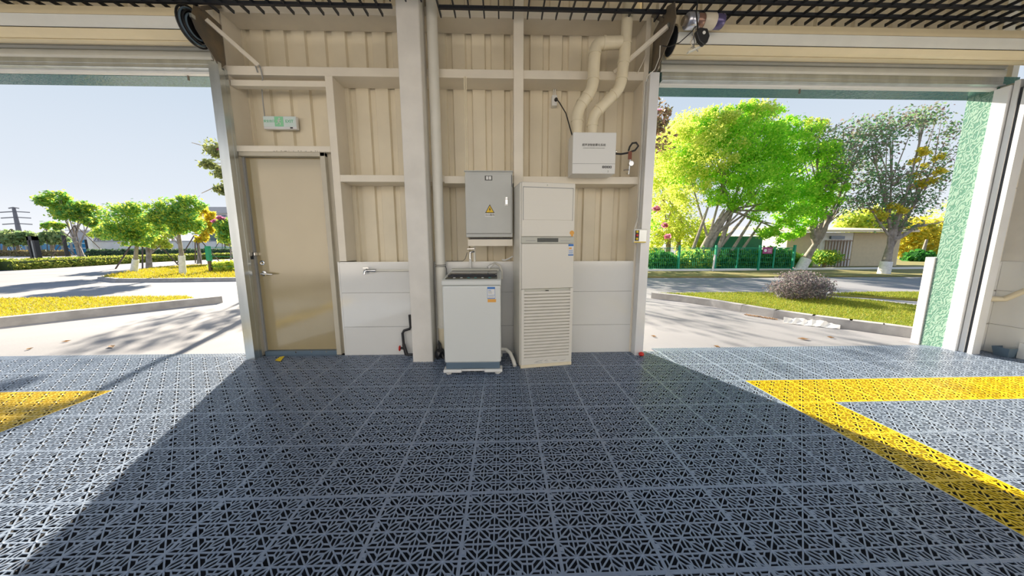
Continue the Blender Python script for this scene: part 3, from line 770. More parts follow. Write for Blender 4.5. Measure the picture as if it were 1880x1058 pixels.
lb = MB().box(lx0,lx1,wy0-0.0022,wy0,0.722,0.829).build('energy_label', M_paper, t, label='blue and white energy label')
MB().box(lx0,lx1,wy0-0.0032,wy0-0.002,0.812,0.829).build('header', M_blue, lb)
MB().box(lx0,lx1,wy0-0.0032,wy0-0.002,0.722,0.728).build('footer', M_blue, lb)
MB().box(lx0,lx1,wy0-0.0032,wy0-0.002,0.755,0.757).build('rule', M_blue, lb)
MB().box(lx0,lx0+0.002,wy0-0.0032,wy0-0.002,0.728,0.812).build('rule', M_blue, lb)
MB().box(lx1-0.002,lx1,wy0-0.0032,wy0-0.002,0.728,0.812).build('rule', M_blue, lb)
for k in range(3):
    MB().box(lx0+0.008,lx0+0.034+0.004*k,wy0-0.0032,wy0-0.002,0.797-0.012*k,0.801-0.012*k).build('print_line', M_blue if k==0 else M_cabd, lb)
    MB().box(lx0+0.008,lx1-0.010,wy0-0.0032,wy0-0.002,0.748-0.007*k,0.750-0.007*k).build('print_line', M_cabd, lb)
MB().box(lx0+0.002,lx1+0.008,wy0-0.0022,wy0,0.690,0.718).build('orange_sticker', M_orange, t)
MB().tube([(wx1-0.09,3.12,1.0),(wx1-0.06,3.16,1.02),(wx1-0.01,3.19,0.99),(wx1+0.012,3.18,0.93),(wx1+0.012,3.15,0.85)], 0.011, 10).build('inlet_hose', M_pvcw, t, smooth=True)
MB().tube([(wx1-0.13,3.10,0.975),(wx1-0.09,3.12,1.0)], [0.018,0.013], 10).build('hose_nut', M_white, t, smooth=True)
t2 = thing('washer_stand', ((wx0+wx1)/2,(wy0+wy1)/2,0), 'white adjustable washer stand with round feet under the washing machine', 'stand')
for sx in (wx0-0.012, wx1-0.158):
    for sy in (wy0-0.014, wy1-0.10):
        c_ = MB().box(sx,sx+0.17,sy,sy+0.10,0.024,0.054).build('corner_bracket', M_white, t2, bevel=0.008)
        MB().lathe((sx+0.085+(-0.04 if sx<-0.3 else 0.04),sy+0.05,0.0), [(0.026,0),(0.026,0.010),(0.014,0.014),(0.014,0.026)], 14).build('foot', M_white, c_, smooth=True)
for sy in (wy0+0.012, wy1-0.05):
    MB().box(wx0+0.15,wx1-0.15,sy,sy+0.03,0.028,0.048).build('cross_tube', M_white, t2, bevel=0.005)
for sx in (wx0+0.04, wx1-0.09):
    MB().box(sx,sx+0.03,wy0+0.08,wy1-0.09,0.028,0.048).build('side_tube', M_white, t2, bevel=0.005)
H_ = [(wx1+0.0,3.02,0.135),(wx1+0.05,3.0,0.14),(wx1+0.095,2.96,0.11),(wx1+0.125,2.90,0.05),(wx1+0.135,2.86,0.018)]
t = MB().tube(H_, 0.019, 12).single('drain_hose', M_pvcw, 'white drain hose dropping to the floor between washer and air conditioner', 'hose', smooth=True)

# ---------------------------------------------------------------- standing air conditioner
ax, ay = 0.163, 2.826
t = thing('air_conditioner', (ax,ay,0), 'tall ivory floor-standing air conditioner with louvred lower front', 'air conditioner')
AW, AD, AH = 0.540, 0.34, 1.775
X = lambda f_: ax+f_*AW
MB().box(ax,ax+AW,ay+0.03,ay+AD,0.02,AH).build('body', M_ac, t, bevel=0.012, seg=3)
MB().box(ax+0.006,ax+AW-0.006,ay+0.006,ay+AD-0.01,0.0,0.035).build('base', M_pvc, t, bevel=0.004)
MB().box(ax+0.014,ax+AW-0.014,ay+0.004,ay+0.032,1.282,AH-0.004).build('upper_front', M_ac, t, bevel=0.006)
ol = MB().box(X(0.055),X(0.93),ay-0.001,ay+0.006,1.435,1.722).build('outlet_panel', M_ac, t, bevel=0.002)
MB().box(X(0.045),X(0.055),ay+0.001,ay+0.0045,1.43,1.73).box(X(0.93),X(0.94),ay+0.001,ay+0.0045,1.43,1.73).box(X(0.045),X(0.94),ay+0.001,ay+0.0045,1.722,1.729).build('outlet_gap', M_cabd, t)
for k in range(5):
    MB().box(X(0.06),X(0.925),ay-0.0025,ay,1.45+k*0.052,1.455+k*0.052).build('louvre_line', M_ac, ol)
st = MB().box(ax+0.012,ax+AW-0.014,ay+0.002,ay+0.03,1.220,1.279).build('control_strip', M_acgrey, t, bevel=0.003, label='grey control strip')
MB().box(X(0.30),X(0.68),ay-0.001,ay+0.004,1.232,1.268).build('display', M_screen, st, bevel=0.002, label='dark display window')
MB().box(X(0.10),X(0.27),ay+0.0005,ay+0.003,1.242,1.248).build('print', M_cabd, st)
MB().box(X(0.72),X(0.90),ay+0.0005,ay+0.003,1.242,1.246).build('print', M_cabd, st)
MB().box(ax+0.014,ax+AW-0.014,ay+0.004,ay+0.032,0.790,1.217).build('middle_front', M_ac, t, bevel=0.006)
gr = MB().box(ax+0.014,ax+AW-0.014,ay+0.022,ay+0.034,0.075,0.787).build('lower_front', M_acgrey, t)
MB().box(ax+0.010,ax+0.04,ay+0.002,ay+0.03,0.035,0.787).build('grille_side', M_ac, gr, bevel=0.003)
MB().box(ax+AW-0.04,ax+AW-0.010,ay+0.002,ay+0.03,0.035,0.787).build('grille_side', M_ac, gr, bevel=0.003)
ns = 22; sm = None
for k in range(ns):
    z = 0.085 + k*(0.69/ns)
    if sm is None:
        o = MB().prism([(ax+0.04,ay+0.002,z),(ax+0.04,ay+0.022,z+0.012),(ax+0.04,ay+0.022,z+0.026),(ax+0.04,ay+0.003,z+0.019)], (AW-0.08,0,0)).build('slat', M_ac, gr); sm = o
    else:
        o = bpy.data.objects.new('slat', sm.data); COL.objects.link(o); o.parent = gr; o.location = (0,0,k*(0.69/ns))
MB().box(X(0.46),X(0.52),ay-0.001,ay+0.004,0.765,0.775).build('grille_catch', M_ink, gr)
bp_ = MB().box(ax+0.012,ax+AW-0.012,ay+0.003,ay+0.032,0.036,0.084).build('kick_panel', M_ac, t, bevel=0.003)
rg = random.Random(8)
b = MB()
for k in range(14):
    x = rg.uniform(X(0.25),X(0.85)); z = rg.uniform(0.045,0.072)
    b.bar((x,ay+0.0025,z),(x+rg.uniform(0.02,0.06),ay+0.0025,z+rg.uniform(-0.004,0.008)),0.001,0.002)
b.build('scuff_marks', M_cabd, bp_)
el = MB().box(X(0.87),X(0.965),ay+0.001,ay+0.0045,1.103,1.212).build('energy_label', M_paper, t, label='blue and white energy label')
MB().box(X(0.87),X(0.965),ay,ay+0.002,1.193,1.212).build('header', M_blue, el)
MB().box(X(0.87),X(0.965),ay,ay+0.002,1.103,1.114).build('footer', M_blue, el)
MB().box(X(0.88),X(0.93),ay,ay+0.002,1.165,1.18).build('mark', M_orange, el)
for k in range(4): MB().box(X(0.88),X(0.955),ay,ay+0.002,1.122+k*0.010,1.125+k*0.010).build('print_line', M_blue, el)
MB().lathe((X(0.93),ay+0.001,1.318), [(0.022,0.003),(0.022,0.0)], 12, 'y').box(X(0.915),X(0.955),ay+0.0005,ay+0.004,1.285,1.305).build('orange_sticker', M_orange, t, label='round orange sticker')
MB().lathe((X(0.47),ay-0.001,1.748), [(0.006,0.006),(0.006,0.0)], 8, 'y').build('screw', M_acgrey, t)
t.rotation_euler = (0,0,math.radians(9.0))

# ---------------------------------------------------------------- shutter motor and hanging gear
t = thing('shutter_motor', (1.64,2.78,3.0), 'foil-wrapped tubular shutter motor beside the right bracket plate', 'motor')
mz, my = 3.075, 2.80
for k, (xa, xb, r_, m) in enumerate(((1.53,1.56,0.035,M_plate),(1.56,1.64,0.062,mat('silver_wrap',(0.6,0.62,0.7),0.2,metal=0.7)),(1.64,1.70,0.056,mat('brown_reflection',(0.28,0.16,0.12),0.2,metal=0.4)),(1.70,1.80,0.060,mat('cream_wrap',(0.66,0.6,0.48),0.25)),(1.80,1.87,0.056,mat('purple_reflection',(0.12,0.10,0.22),0.2,metal=0.4)))):  # brown and purple bands are reflections painted onto the wrapping
    MB().lathe((xa,my,mz), [(r_*0.92,0),(r_,0.006),(r_,xb-xa-0.006),(r_*0.92,xb-xa)], 16, 'x').build('wrap_reflection_band' if k else 'shaft', m, t, smooth=True)
t = thing('receiver_box', (1.70,2.68,2.85), 'black rounded receiver box with white oval hanging below the shutter motor', 'receiver')
c_ = yp(1291,65,2.68)
MB().prism([(c_[0]-0.060,2.68,c_[2]+0.03),(c_[0]-0.030,2.68,c_[2]+0.062),(c_[0]+0.035,2.68,c_[2]+0.055),(c_[0]+0.058,2.68,c_[2]+0.0),(c_[0]+0.045,2.68,c_[2]-0.045),(c_[0]+0.015,2.68,c_[2]-0.072),(c_[0]-0.03,2.68,c_[2]-0.04)], (0,0.035,0)).build('case', M_black, t, bevel=0.008)
MB().lathe((c_[0]+0.005,2.679,c_[2]+0.02), [(0.013,0.0),(0.013,-0.002)], 12, 'y').build('oval_mark', M_white, t)
MB().tube([(c_[0]-0.035,2.70,c_[2]+0.05),(c_[0]-0.05,2.715,3.08),(c_[0]-0.04,2.715,3.30)],0.006,6).build('strap', M_black, t)
t = thing('wire_bundle', (1.62,2.73,2.80), 'loose cream wire bundle dangling below the shutter motor', 'wires')
rg = random.Random(11)
for k in range(7):
    pts = [yp(1278+rg.uniform(-4,6),48,2.73), yp(1274+rg.uniform(-8,6),62+rg.uniform(-4,4),2.73), yp(1276+rg.uniform(-9,9),78,2.73), yp(1272+rg.uniform(-10,10),90+rg.uniform(-3,5),2.73)]
    MB().tube(pts, 0.0035, 5).build('wire', M_pvc if k%2 else M_cabd, t)
a, b_ = yp(1262,97,2.73), yp(1286,86,2.73)
MB().bar(a,b_,0.03,0.012).build('connector', M_pvcw, t, bevel=0.003)
MB().tube([yp(1216,84,2.9),yp(1228,86,2.85),yp(1248,78,2.73),yp(1268,60,2.73),yp(1278,48,2.73)],0.004,6).build('lead', M_black, t, smooth=True)
MB().tube([yp(1212,84,2.86),yp(1211,105,3.0),yp(1202,128,3.12),yp(1188,140,3.14),yp(1186,150,3.14)],0.004,6).single('pull_cord', M_pvcw, 'thin white cord hanging at the top of the right rail', 'cord', smooth=True)
MB().tube([yp(1188,95,3.2),yp(1180,115,3.24),yp(1170,135,3.26)],0.005,6).single('loose_rod', M_steel, 'thin cream rod leaning behind the right bracket plate', 'rod')

# ---------------------------------------------------------------- right corner
t = thing('waste_pipe', (5.35,3.17,0.7), 'ivory pipe with brown collar leaving the tiled corner wall', 'pipe')
A,B_,C_ = yp(1806,549,3.165), yp(1846,549,3.10), yp(1886,533,2.98)
MB().tube([A,yp(1828,549,3.14),B_,C_], 0.030, 14).build('pipe', M_pvc, t, smooth=True)
MB().tube([A,yp(1813,548,3.155)], 0.040, 14).build('collar', mat('brown_collar',(0.38,0.22,0.10),0.5), t, smooth=True, label='brown collar')
bc = gp(1849,654,0.0)
t = thing('floor_bucket', (bc[0],bc[1],0), 'dark slate plastic bucket on the floor in the right corner', 'bucket')
cx, cy = bc[0], bc[1]
b = MB()
n = 4
o4 = [(-0.10,-0.06),(0.08,-0.06),(0.08,0.06),(-0.10,0.06)]
for k in range(4):
    p, q = o4[k], o4[(k+1)%4]
    s1, s2 = 0.8, 1.0
    b.add([(cx+p[0]*s1,cy+p[1]*s1,0.002),(cx+q[0]*s1,cy+q[1]*s1,0.002),(cx+q[0],cy+q[1],0.10),(cx+p[0],cy+p[1],0.10),
           (cx+p[0]*s1*.9,cy+p[1]*s1*.9,0.008),(cx+q[0]*s1*.9,cy+q[1]*s1*.9,0.008),(cx+q[0]*.93,cy+q[1]*.9,0.10),(cx+p[0]*.93,cy+p[1]*.9,0.10)],
          [(0,1,2,3),(5,4,7,6),(3,2,6,7)])
b.build('tub', M_slate, t, fix=False)
MB().box(cx-0.08,cx+0.064,cy-0.048,cy+0.048,0.002,0.008).build('tub_base', M_slate, t)
MB().lathe((cx+0.0,cy-0.02,0.008), [(0.012,0),(0.012,0.05)], 10).build('peg', M_slate, t)
a = gp(1876,660,0)
MB().box(a[0],a[0]+0.06,a[1]-0.06,a[1]+0.04,0.0,0.17).single('white_block', M_tile, 'white block at the far right edge by the bucket', 'block', bevel=0.004)

# ================================================================== OUTDOORS
def fast_mesh(name, V, nper, mat_, loc=(0,0,0), parent=None):
    """V: (n*nper,3) array, each nper vertices one face"""
    V = np.asarray(V, dtype=np.float32); n = len(V)//nper
    off = np.array(loc, dtype=np.float32)
    me = bpy.data.meshes.new(name)
    me.vertices.add(len(V)); me.vertices.foreach_set('co', (V-off).ravel())
    me.loops.add(len(V)); me.loops.foreach_set('vertex_index', np.arange(len(V), dtype=np.int32))
    me.polygons.add(n); me.polygons.foreach_set('loop_start', np.arange(0, len(V), nper, dtype=np.int32))
    me.update(calc_edges=True); me.validate()
    o = link_mesh(name, me, mat_, parent)
    return o

def leaf_cloud(rng, blobs, n, size, clump=0.30, shell=0.45, nper_clump=14, droop=0.0, aspect=0.55):
    """blobs: (centre, (rx,ry,rz), weight). Returns quad vertices of n leaves gathered in small clumps."""
    wts = np.array([b[2] for b in blobs], float); wts /= wts.sum()
    nc = max(1, n//nper_clump)
    idx = rng.choice(len(blobs), nc, p=wts)
    d = rng.normal(size=(nc,3)); d /= np.linalg.norm(d, axis=1)[:,None]
    r = shell + (1-shell)*rng.random(nc)**0.6
    C = np.array([b[0] for b in blobs])[idx] + d*r[:,None]*np.array([b[1] for b in blobs])[idx]
    R = np.array([b[1] for b in blobs])[idx].mean(axis=1)*clump
    k = rng.integers(0, nc, n)
    P = C[k] + rng.normal(size=(n,3))*R[k][:,None]*np.array([0.6,0.6,0.45])
    a = rng.normal(size=(n,3)); a[:,2] -= droop; a /= np.linalg.norm(a, axis=1)[:,None]
    t = rng.normal(size=(n,3)); b = np.cross(a, t); b /= np.linalg.norm(b, axis=1)[:,None]+1e-9
    s = size*(0.6+0.8*rng.random(n))[:,None]
    A = a*s; B = b*s*aspect
    V = np.empty((n,4,3)); V[:,0]=P-A; V[:,1]=P+B*0.9+A*0.1; V[:,2]=P+A; V[:,3]=P-B*0.9+A*0.1
    return V.reshape(-1,3)

def pblob(u, v, Y, ru, rv, depth=None, wt=None):
    k = Y/FPX
    rx, rz = ru*k, rv*k
    return (yp(u,v,Y), (rx, depth if depth else min(rx,rz)*1.0, rz), wt if wt else ru*rv)

def curve(p, q, bend, n=6):
    p = Vector(p); q = Vector(q); m = (p+q)/2 + Vector(bend)
    return [p*(1-t)**2 + m*2*t*(1-t) + q*t*t for t in [i/(n-1) for i in range(n)]]

def tree(name, label, base, trunk, blobs, n, size, lm, bark, seed, cat='tree', group=None, r0=0.1, stakes=False, lime=0.0, clump=0.3, droop=0.0, flowers_or_yellow=None, shell=0.45, branches=True, leafname='foliage', nper=14, extra=()):
    rng = np.random.default_rng(seed); rg = random.Random(seed)
    base = Vector(base)
    t = thing(name, base, label, cat, group)
    trunk = [Vector(p) for p in trunk]
    b = MB(); m = len(trunk)
    rs = [r0*(1-0.5*i/(m-1)) for i in range(m)]
    b.tube(trunk, rs, 9)
    top = trunk[-1]
    if branches:
        for (c, rad, w_) in blobs:
            c = Vector(c)
            st = trunk[-1] if rg.random() < 0.6 else trunk[-2]
            pts = curve(st, c, (rg.uniform(-.15,.15)*rad[0], rg.uniform(-.15,.15)*rad[1], -0.1*rad[2]))
            rr = rs[-1]*0.62
            b.tube(pts, [rr*(1-0.75*i/5) for i in range(6)], 6)
            for q in range(4):
                e = c + Vector((rg.uniform(-1,1)*rad[0]*.75, rg.uniform(-1,1)*rad[1]*.75, rg.uniform(-.5,.85)*rad[2]))
                s_ = pts[rg.choice((2,3,4))]
                b.tube(curve(s_, e, (0,0,0.05*rad[2]), 4), [rr*.45, rr*.36, rr*.25, rr*.12], 5)
    for ex in extra:
        b.tube(ex[0], ex[1], 7)
    b.build('trunk', bark, t, smooth=True, fix=False)
    if lime > 0:
        P = [trunk[0] + (trunk[1]-trunk[0])*0.0]
        d = (trunk[1]-trunk[0]); L = d.length; d.normalize()
        MB().tube([trunk[0]-Vector((0,0,0.02)), trunk[0]+d*min(lime,L*0.98)], [r0*1.10, r0*1.04], 10).build('limewash', M_lime, t, smooth=True, label='white painted trunk base')
    V = leaf_cloud(rng, blobs, n, size, clump, shell, nper, droop)
    o = fast_mesh(leafname, V, 4, lm, base, t)
    if flowers_or_yellow:
        fb, fn, fs, fm = flowers_or_yellow
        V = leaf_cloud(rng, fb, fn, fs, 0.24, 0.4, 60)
        fast_mesh('blossom_or_yellow', V, 4, fm, base, t)
    if stakes:
        h = stakes
        for k in range(4):
            a = math.pi/4 + k*math.pi/2 + rg.uniform(-.2,.2)
            foot = base + Vector((math.cos(a)*h*.55, math.sin(a)*h*.55, 0))
            MB().tube([foot, base+Vector((math.cos(a)*0.04, math.sin(a)*0.04, h))], 0.035 if h>1.5 else 0.03, 6).build('stake', M_stake, t)
    return t

L_green = leaf_mat('leaf_fresh_green', [(0.20,0.54,0.04),(0.34,0.74,0.05),(0.45,0.84,0.06),(0.64,0.88,0.10)], 0.65)
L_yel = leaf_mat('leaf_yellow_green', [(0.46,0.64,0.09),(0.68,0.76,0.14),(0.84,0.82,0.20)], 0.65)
L_mid = leaf_mat('leaf_mid_green', [(0.11,0.32,0.08),(0.20,0.46,0.10),(0.38,0.58,0.08),(0.68,0.72,0.08)], 0.55)
L_deep = leaf_mat('leaf_deep_green', [(0.03,0.16,0.03),(0.07,0.28,0.05),(0.13,0.38,0.06)], 0.45)
L_purple = leaf_mat('leaf_dusky_purple', [(0.18,0.15,0.18),(0.28,0.22,0.24),(0.36,0.34,0.36),(0.18,0.22,0.20)], 0.4)
L_bauh = leaf_mat('leaf_bauhinia', [(0.11,0.28,0.15),(0.20,0.38,0.14),(0.42,0.50,0.12),(0.32,0.20,0.22)], 0.5)
L_bauy = leaf_mat('leaf_bauhinia_yellow', [(0.36,0.44,0.07),(0.74,0.64,0.06),(0.86,0.68,0.08)], 0.55)
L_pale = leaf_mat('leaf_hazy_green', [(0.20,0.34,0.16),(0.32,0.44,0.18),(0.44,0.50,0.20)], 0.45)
L_hedge = leaf_mat('leaf_hedge', [(0.16,0.26,0.04),(0.34,0.40,0.07),(0.58,0.55,0.12)], 0.4)
L_hedged = leaf_mat('leaf_dark_hedge', [(0.06,0.12,0.06),(0.10,0.18,0.09),(0.16,0.24,0.12)], 0.3)
L_pink = leaf_mat('petal_pink', [(0.70,0.16,0.40),(0.80,0.35,0.55),(0.62,0.22,0.45)], 0.45)
L_grass = leaf_mat('grass_blade', [(0.15,0.25,0.03),(0.27,0.33,0.04),(0.42,0.38,0.06)], 0.45)
L_grassy = leaf_mat('grass_blade_yellow', [(0.28,0.32,0.02),(0.46,0.40,0.03),(0.55,0.40,0.04)], 0.45)
L_dry = leaf_mat('fallen_leaf', [(0.30,0.16,0.07),(0.42,0.26,0.12)], 0.2)

# ---- lawns: soil polygon with blades, edged by kerbs
def in_poly(P, poly):
    x, y = P[:,0], P[:,1]; ins = np.zeros(len(P), bool); n = len(poly); j = n-1
    for i in range(n):
        xi, yi = poly[i]; xj, yj = poly[j]
        c = ((yi > y) != (yj > y)) & (x < (xj-xi)*(y-yi)/(yj-yi+1e-12)+xi)
        ins ^= c; j = i
    return ins
def lawn(name, poly, n, size, m, soil, label, seed, z=0.03):
    rng = np.random.default_rng(seed)
    b = MB(); b.prism([(p[0],p[1],GZ-0.02) for p in poly], (0,0,z-GZ+0.02))
    so_ = b.build('lawn_soil', soil); so_.name = 'lawn_bed'; struct(so_)
    P = np.array(poly); lo, hi = P.min(0), P.max(0)
    Q = lo + rng.random((n*3,2))*(hi-lo); Q = Q[in_poly(Q, poly)][:n]
    k = len(Q); a = rng.random(k)*2*math.pi; s = size*(0.5+rng.random(k))
    base = np.c_[Q, np.full(k, z)]
    w_ = np.c_[np.cos(a), np.sin(a), np.zeros(k)]*(s*0.16)[:,None]
    lean = np.c_[rng.normal(size=(k,2))*0.5, np.ones(k)]*s[:,None]
    V = np.empty((k,3,3)); V[:,0] = base-w_; V[:,1] = base+w_; V[:,2] = base+lean
    o = fast_mesh(name, V.reshape(-1,3), 3, m)
    tag(o, label, 'grass', kind='stuff')
def kerb(pts, w_, h, m=None):
    b = MB()
    pts = [Vector((p[0],p[1],0)) for p in pts]
    for p, q in zip(pts[:-1], pts[1:]):
        d = (q-p).normalized(); nrm = Vector((-d.y, d.x, 0))*w_; e = d*0.012
        b.add([(*(p-e).xy,GZ-0.02),(*(q+e).xy,GZ-0.02),(*(q+e+nrm).xy,GZ-0.02),(*(p-e+nrm).xy,GZ-0.02),(*(p-e+nrm*.15).xy,GZ+h),(*(q+e+nrm*.15).xy,GZ+h),(*(q+e+nrm).xy,GZ+h),(*(p-e+nrm).xy,GZ+h)],
              [(0,3,2,1),(4,5,6,7),(0,1,5,4),(1,2,6,5),(2,3,7,6),(3,0,4,7)])
    o = b.build('kerb', m or M_kerb); struct(o); return o

xy = lambda p: (float(p[0]), float(p[1]))
G = lambda u, v: xy(gp(u, v))
# left: near verge with kerb
p0, p1 = Vector(G(0,601)), Vector(G(408,556))
pl = p0 + (p0-p1)*0.6
kerb([pl, p1], 0.18, 0.14)
lawn('verge_grass', [xy(pl+Vector((-.1,.15))), xy(p0+Vector((-.12,.12))), xy(p0+(p1-p0)*0.86+Vector((-.12,.10))), G(345,551), G(150,553.5), G(0,556), xy(Vector(G(0,556))+Vector((-3,-0.5)))], 26000, 0.035, L_grassy, M_soil, 'bright yellow-green strip of grass behind the left kerb', 1, z=0.06)
# left: tree island
isl = [G(178,515), G(212,518.5), G(300,518), G(440,516.5), (-7.0,10.9), (-6.5,16), G(440,488), G(360,490), G(290,494), G(235,502), G(195,510)]
kerb([isl[0], isl[1], isl[2], isl[3], isl[4]], 0.2, 0.12)
lawn('island_grass', [(p[0], p[1]+0.12) for p in isl], 26000, 0.07, L_grassy, M_soil, 'golden grass island under the two limewashed trees', 2, z=0.06)
# right lawn
kr = [G(1196,548), G(1240,553), G(1300,562), G(1360,573), G(1420,584), G(1490,595), G(1560,605), G(1620,613), G(1680,622), (5.75,3.3)]
kerb(kr, 0.16, 0.13)
lr = [(p[0]+0.13, p[1]+0.06) for p in kr[:-1]]
lawn('lawn', [G(1204,545.5)] + lr + [(7.6,4.0), (7.75,5.2), G(1680,569), G(1600,559), G(1530,553), G(1480,547), G(1415,543.5), G(1300,544)], 52000, 0.030, L_grass, M_soil, 'green lawn behind the curved kerb under the purple bush', 3, z=0.05)
lawn('lawn_strip', [G(1520,543), G(1600,541), G(1700,541), (10.6,6.6), G(1700,554.5), G(1620,549)], 9000, 0.035, L_grass, M_soil, 'narrow far strip of lawn beyond the pale footpath', 4, z=0.02)
# right verge
vg = MB().prism([(*G(1150,510.5),GZ-.02),(*G(1400,510),GZ-.02),(*G(1700,508.5),GZ-.02),(34,11.5,GZ-.02),(34,32,GZ-.02),(-4,32,GZ-.02),(-4,11.4,GZ-.02)], (0,0,0.07)).build('verge', M_verge); struct(vg)
kerb([(-4,13.8),G(1300,499.5),G(1420,498),(30,14.6)], 0.1, 0.14, M_bwhite)
# hedge on the left
def hedge(name, pts, w_, h, n, size, m, label, seed, core):
    rng = np.random.default_rng(seed)
    pts = [Vector((p[0],p[1],0)) for p in pts]
    t = thing(name, (pts[0].x, pts[0].y, GZ), label, 'hedge')
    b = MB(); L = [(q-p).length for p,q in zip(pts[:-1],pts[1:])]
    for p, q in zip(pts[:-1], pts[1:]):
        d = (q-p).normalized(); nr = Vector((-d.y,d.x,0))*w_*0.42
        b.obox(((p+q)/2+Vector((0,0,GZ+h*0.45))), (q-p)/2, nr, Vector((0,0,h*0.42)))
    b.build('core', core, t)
    seg = rng.choice(len(L), n, p=np.array(L)/sum(L)); u = rng.random(n)
    A = np.array([p[:] for p in pts]); base = A[seg]+(A[seg+1]-A[seg])*u[:,None]
    ang = rng.random(n)*math.pi
    nr = np.array([(Vector((-(q-p).y,(q-p).x,0)).normalized())[:] for p,q in zip(pts[:-1],pts[1:])])[seg]
    P = base + nr*(np.cos(ang)*w_*0.5)[:,None]; P[:,2] = GZ + np.sin(ang)**0.5*h*(0.85+0.25*rng.random(n))*np.clip(rng.random(n)*1.8,0.15,1)
    a = rng.normal(size=(n,3)); a /= np.linalg.norm(a,axis=1)[:,None]; tt = rng.normal(size=(n,3)); bb = np.cross(a,tt); bb /= np.linalg.norm(bb,axis=1)[:,None]
    s = (size*(0.6+0.8*rng.random(n)))[:,None]
    V = np.empty((n,4,3)); V[:,0]=P-a*s; V[:,1]=P+bb*s*.6; V[:,2]=P+a*s; V[:,3]=P-bb*s*.6
    fast_mesh('foliage', V.reshape(-1,3), 4, m, (pts[0].x,pts[0].y,GZ), t)
    return t
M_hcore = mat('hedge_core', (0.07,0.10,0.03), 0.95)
h0 = [(-31,13.5), G(0,497), G(80,492.5), G(150,488.5), G(250,482.5), G(340,478), G(430,475)]
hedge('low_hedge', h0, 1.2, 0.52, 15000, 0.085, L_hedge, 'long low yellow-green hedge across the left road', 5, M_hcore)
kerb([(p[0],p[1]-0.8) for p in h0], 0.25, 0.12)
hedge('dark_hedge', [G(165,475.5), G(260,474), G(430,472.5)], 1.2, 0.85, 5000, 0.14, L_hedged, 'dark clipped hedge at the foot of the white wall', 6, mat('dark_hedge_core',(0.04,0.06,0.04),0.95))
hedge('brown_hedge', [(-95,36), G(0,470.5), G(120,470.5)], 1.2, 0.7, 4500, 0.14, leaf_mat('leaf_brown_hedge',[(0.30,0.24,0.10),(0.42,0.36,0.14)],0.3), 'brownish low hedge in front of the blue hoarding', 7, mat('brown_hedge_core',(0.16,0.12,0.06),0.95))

# ---- left trees
def ltree(bu, bv, label, blobs_px, n, size, lm, seed, r0, lean=(0,0), lime=0.0, stakes=False, group='young trees left of the door', forkv=None, bark=None, clump=0.3):
    bs = gp(bu, bv); Y = bs[1]
    fk = yp(bu+lean[0], forkv, Y)
    mid = (np.array(bs)+fk)/2 + np.array([0.02*Y*0.1, 0, 0])
    bl = [pblob(u,v,Y+dy,ru,rv) for (u,v,ru,rv,dy) in blobs_px]
    return tree('young_tree', label, bs, [bs, mid, fk], bl, n, size, lm, bark or M_bark, seed, group=group, r0=r0, lime=lime, stakes=stakes, clump=clump*0.85, nper=60, shell=0.3)
ltree(245,503,'limewashed young tree with dense green crown nearest the left road', [(240,400,42,26,0),(262,418,36,24,0.5),(215,425,32,18,-0.3),(240,382,30,12,0),(250,440,28,12,0)], 9500, 0.055, L_mid, 21, 0.105, (6,0), 0.9, forkv=448)
ltree(336,507,'limewashed young tree with pale trunk beside the door frame', [(325,385,36,20,0),(345,372,24,16,0.4),(300,402,26,20,-.3),(340,405,32,20,0),(318,418,34,12,0)], 9500, 0.053, L_mid, 22, 0.10, (-8,0), 0.9, forkv=430)
ltree(274,492,'staked tree with yellow-green crown behind the green tree', [(285,425,28,16,0),(268,440,22,12,0),(295,450,18,9,0)], 3500, 0.10, L_yel, 23, 0.14, (-4,0), 0.0, 2.2, forkv=446)
ltree(150,474,'large spreading staked tree beside the blue hoarding', [(105,372,22,16,0),(125,388,26,16,0),(150,385,22,12,0),(97,412,16,8,0),(165,405,16,10,0),(160,378,16,8,0)], 6500, 0.16, L_mid, 24, 0.26, (-14,0), 0.0, 3.4, forkv=440, clump=0.35)
ltree(187,466,'small staked tree left of the white wall', [(185,418,18,10,0),(200,428,18,10,0),(178,432,16,8,0)], 2200, 0.16, L_yel, 25, 0.16, (0,0), 0.0, 3.0, forkv=448)
ltree(221,466,'small staked tree before the white wall, second from the left', [(205,432,26,10,0),(222,436,20,10,0)], 2400, 0.16, L_mid, 26, 0.16, (0,0), 0.0, 3.0, forkv=450)
ltree(314,468,'bare-trunked staked tree before the white wall between limewashed trees', [(312,412,22,12,0),(318,428,14,8,0)], 1900, 0.16, L_mid, 27, 0.20, (0,0), 0.0, 3.2, forkv=446)
ltree(366,484,'staked tree with bright yellow crown right of the pale trunk', [(372,402,15,20,0),(362,438,14,8,0),(378,425,10,14,0)], 2600, 0.13, leaf_mat('leaf_golden',[(0.50,0.55,0.05),(0.80,0.68,0.06),(0.85,0.62,0.05)],0.6), 28, 0.14, (-2,0), 0.0, 2.0, forkv=450)
ltree(413,470,'small staked tree by the green post with pale crown', [(410,432,16,12,0),(418,442,14,8,0)], 1500, 0.2, L_yel, 29, 0.15, (0,0), 0.0, 2.4, forkv=452)
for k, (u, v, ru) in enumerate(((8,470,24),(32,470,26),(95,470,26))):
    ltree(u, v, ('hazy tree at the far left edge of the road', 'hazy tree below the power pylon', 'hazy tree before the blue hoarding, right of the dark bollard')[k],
          [(u,438,ru,12,0),(u+10,432,ru*.7,8,0)], 2600, 0.22, L_pale, 30+k, 0.25, (0,0), 0, 3.5, forkv=450, group='hazy far trees')

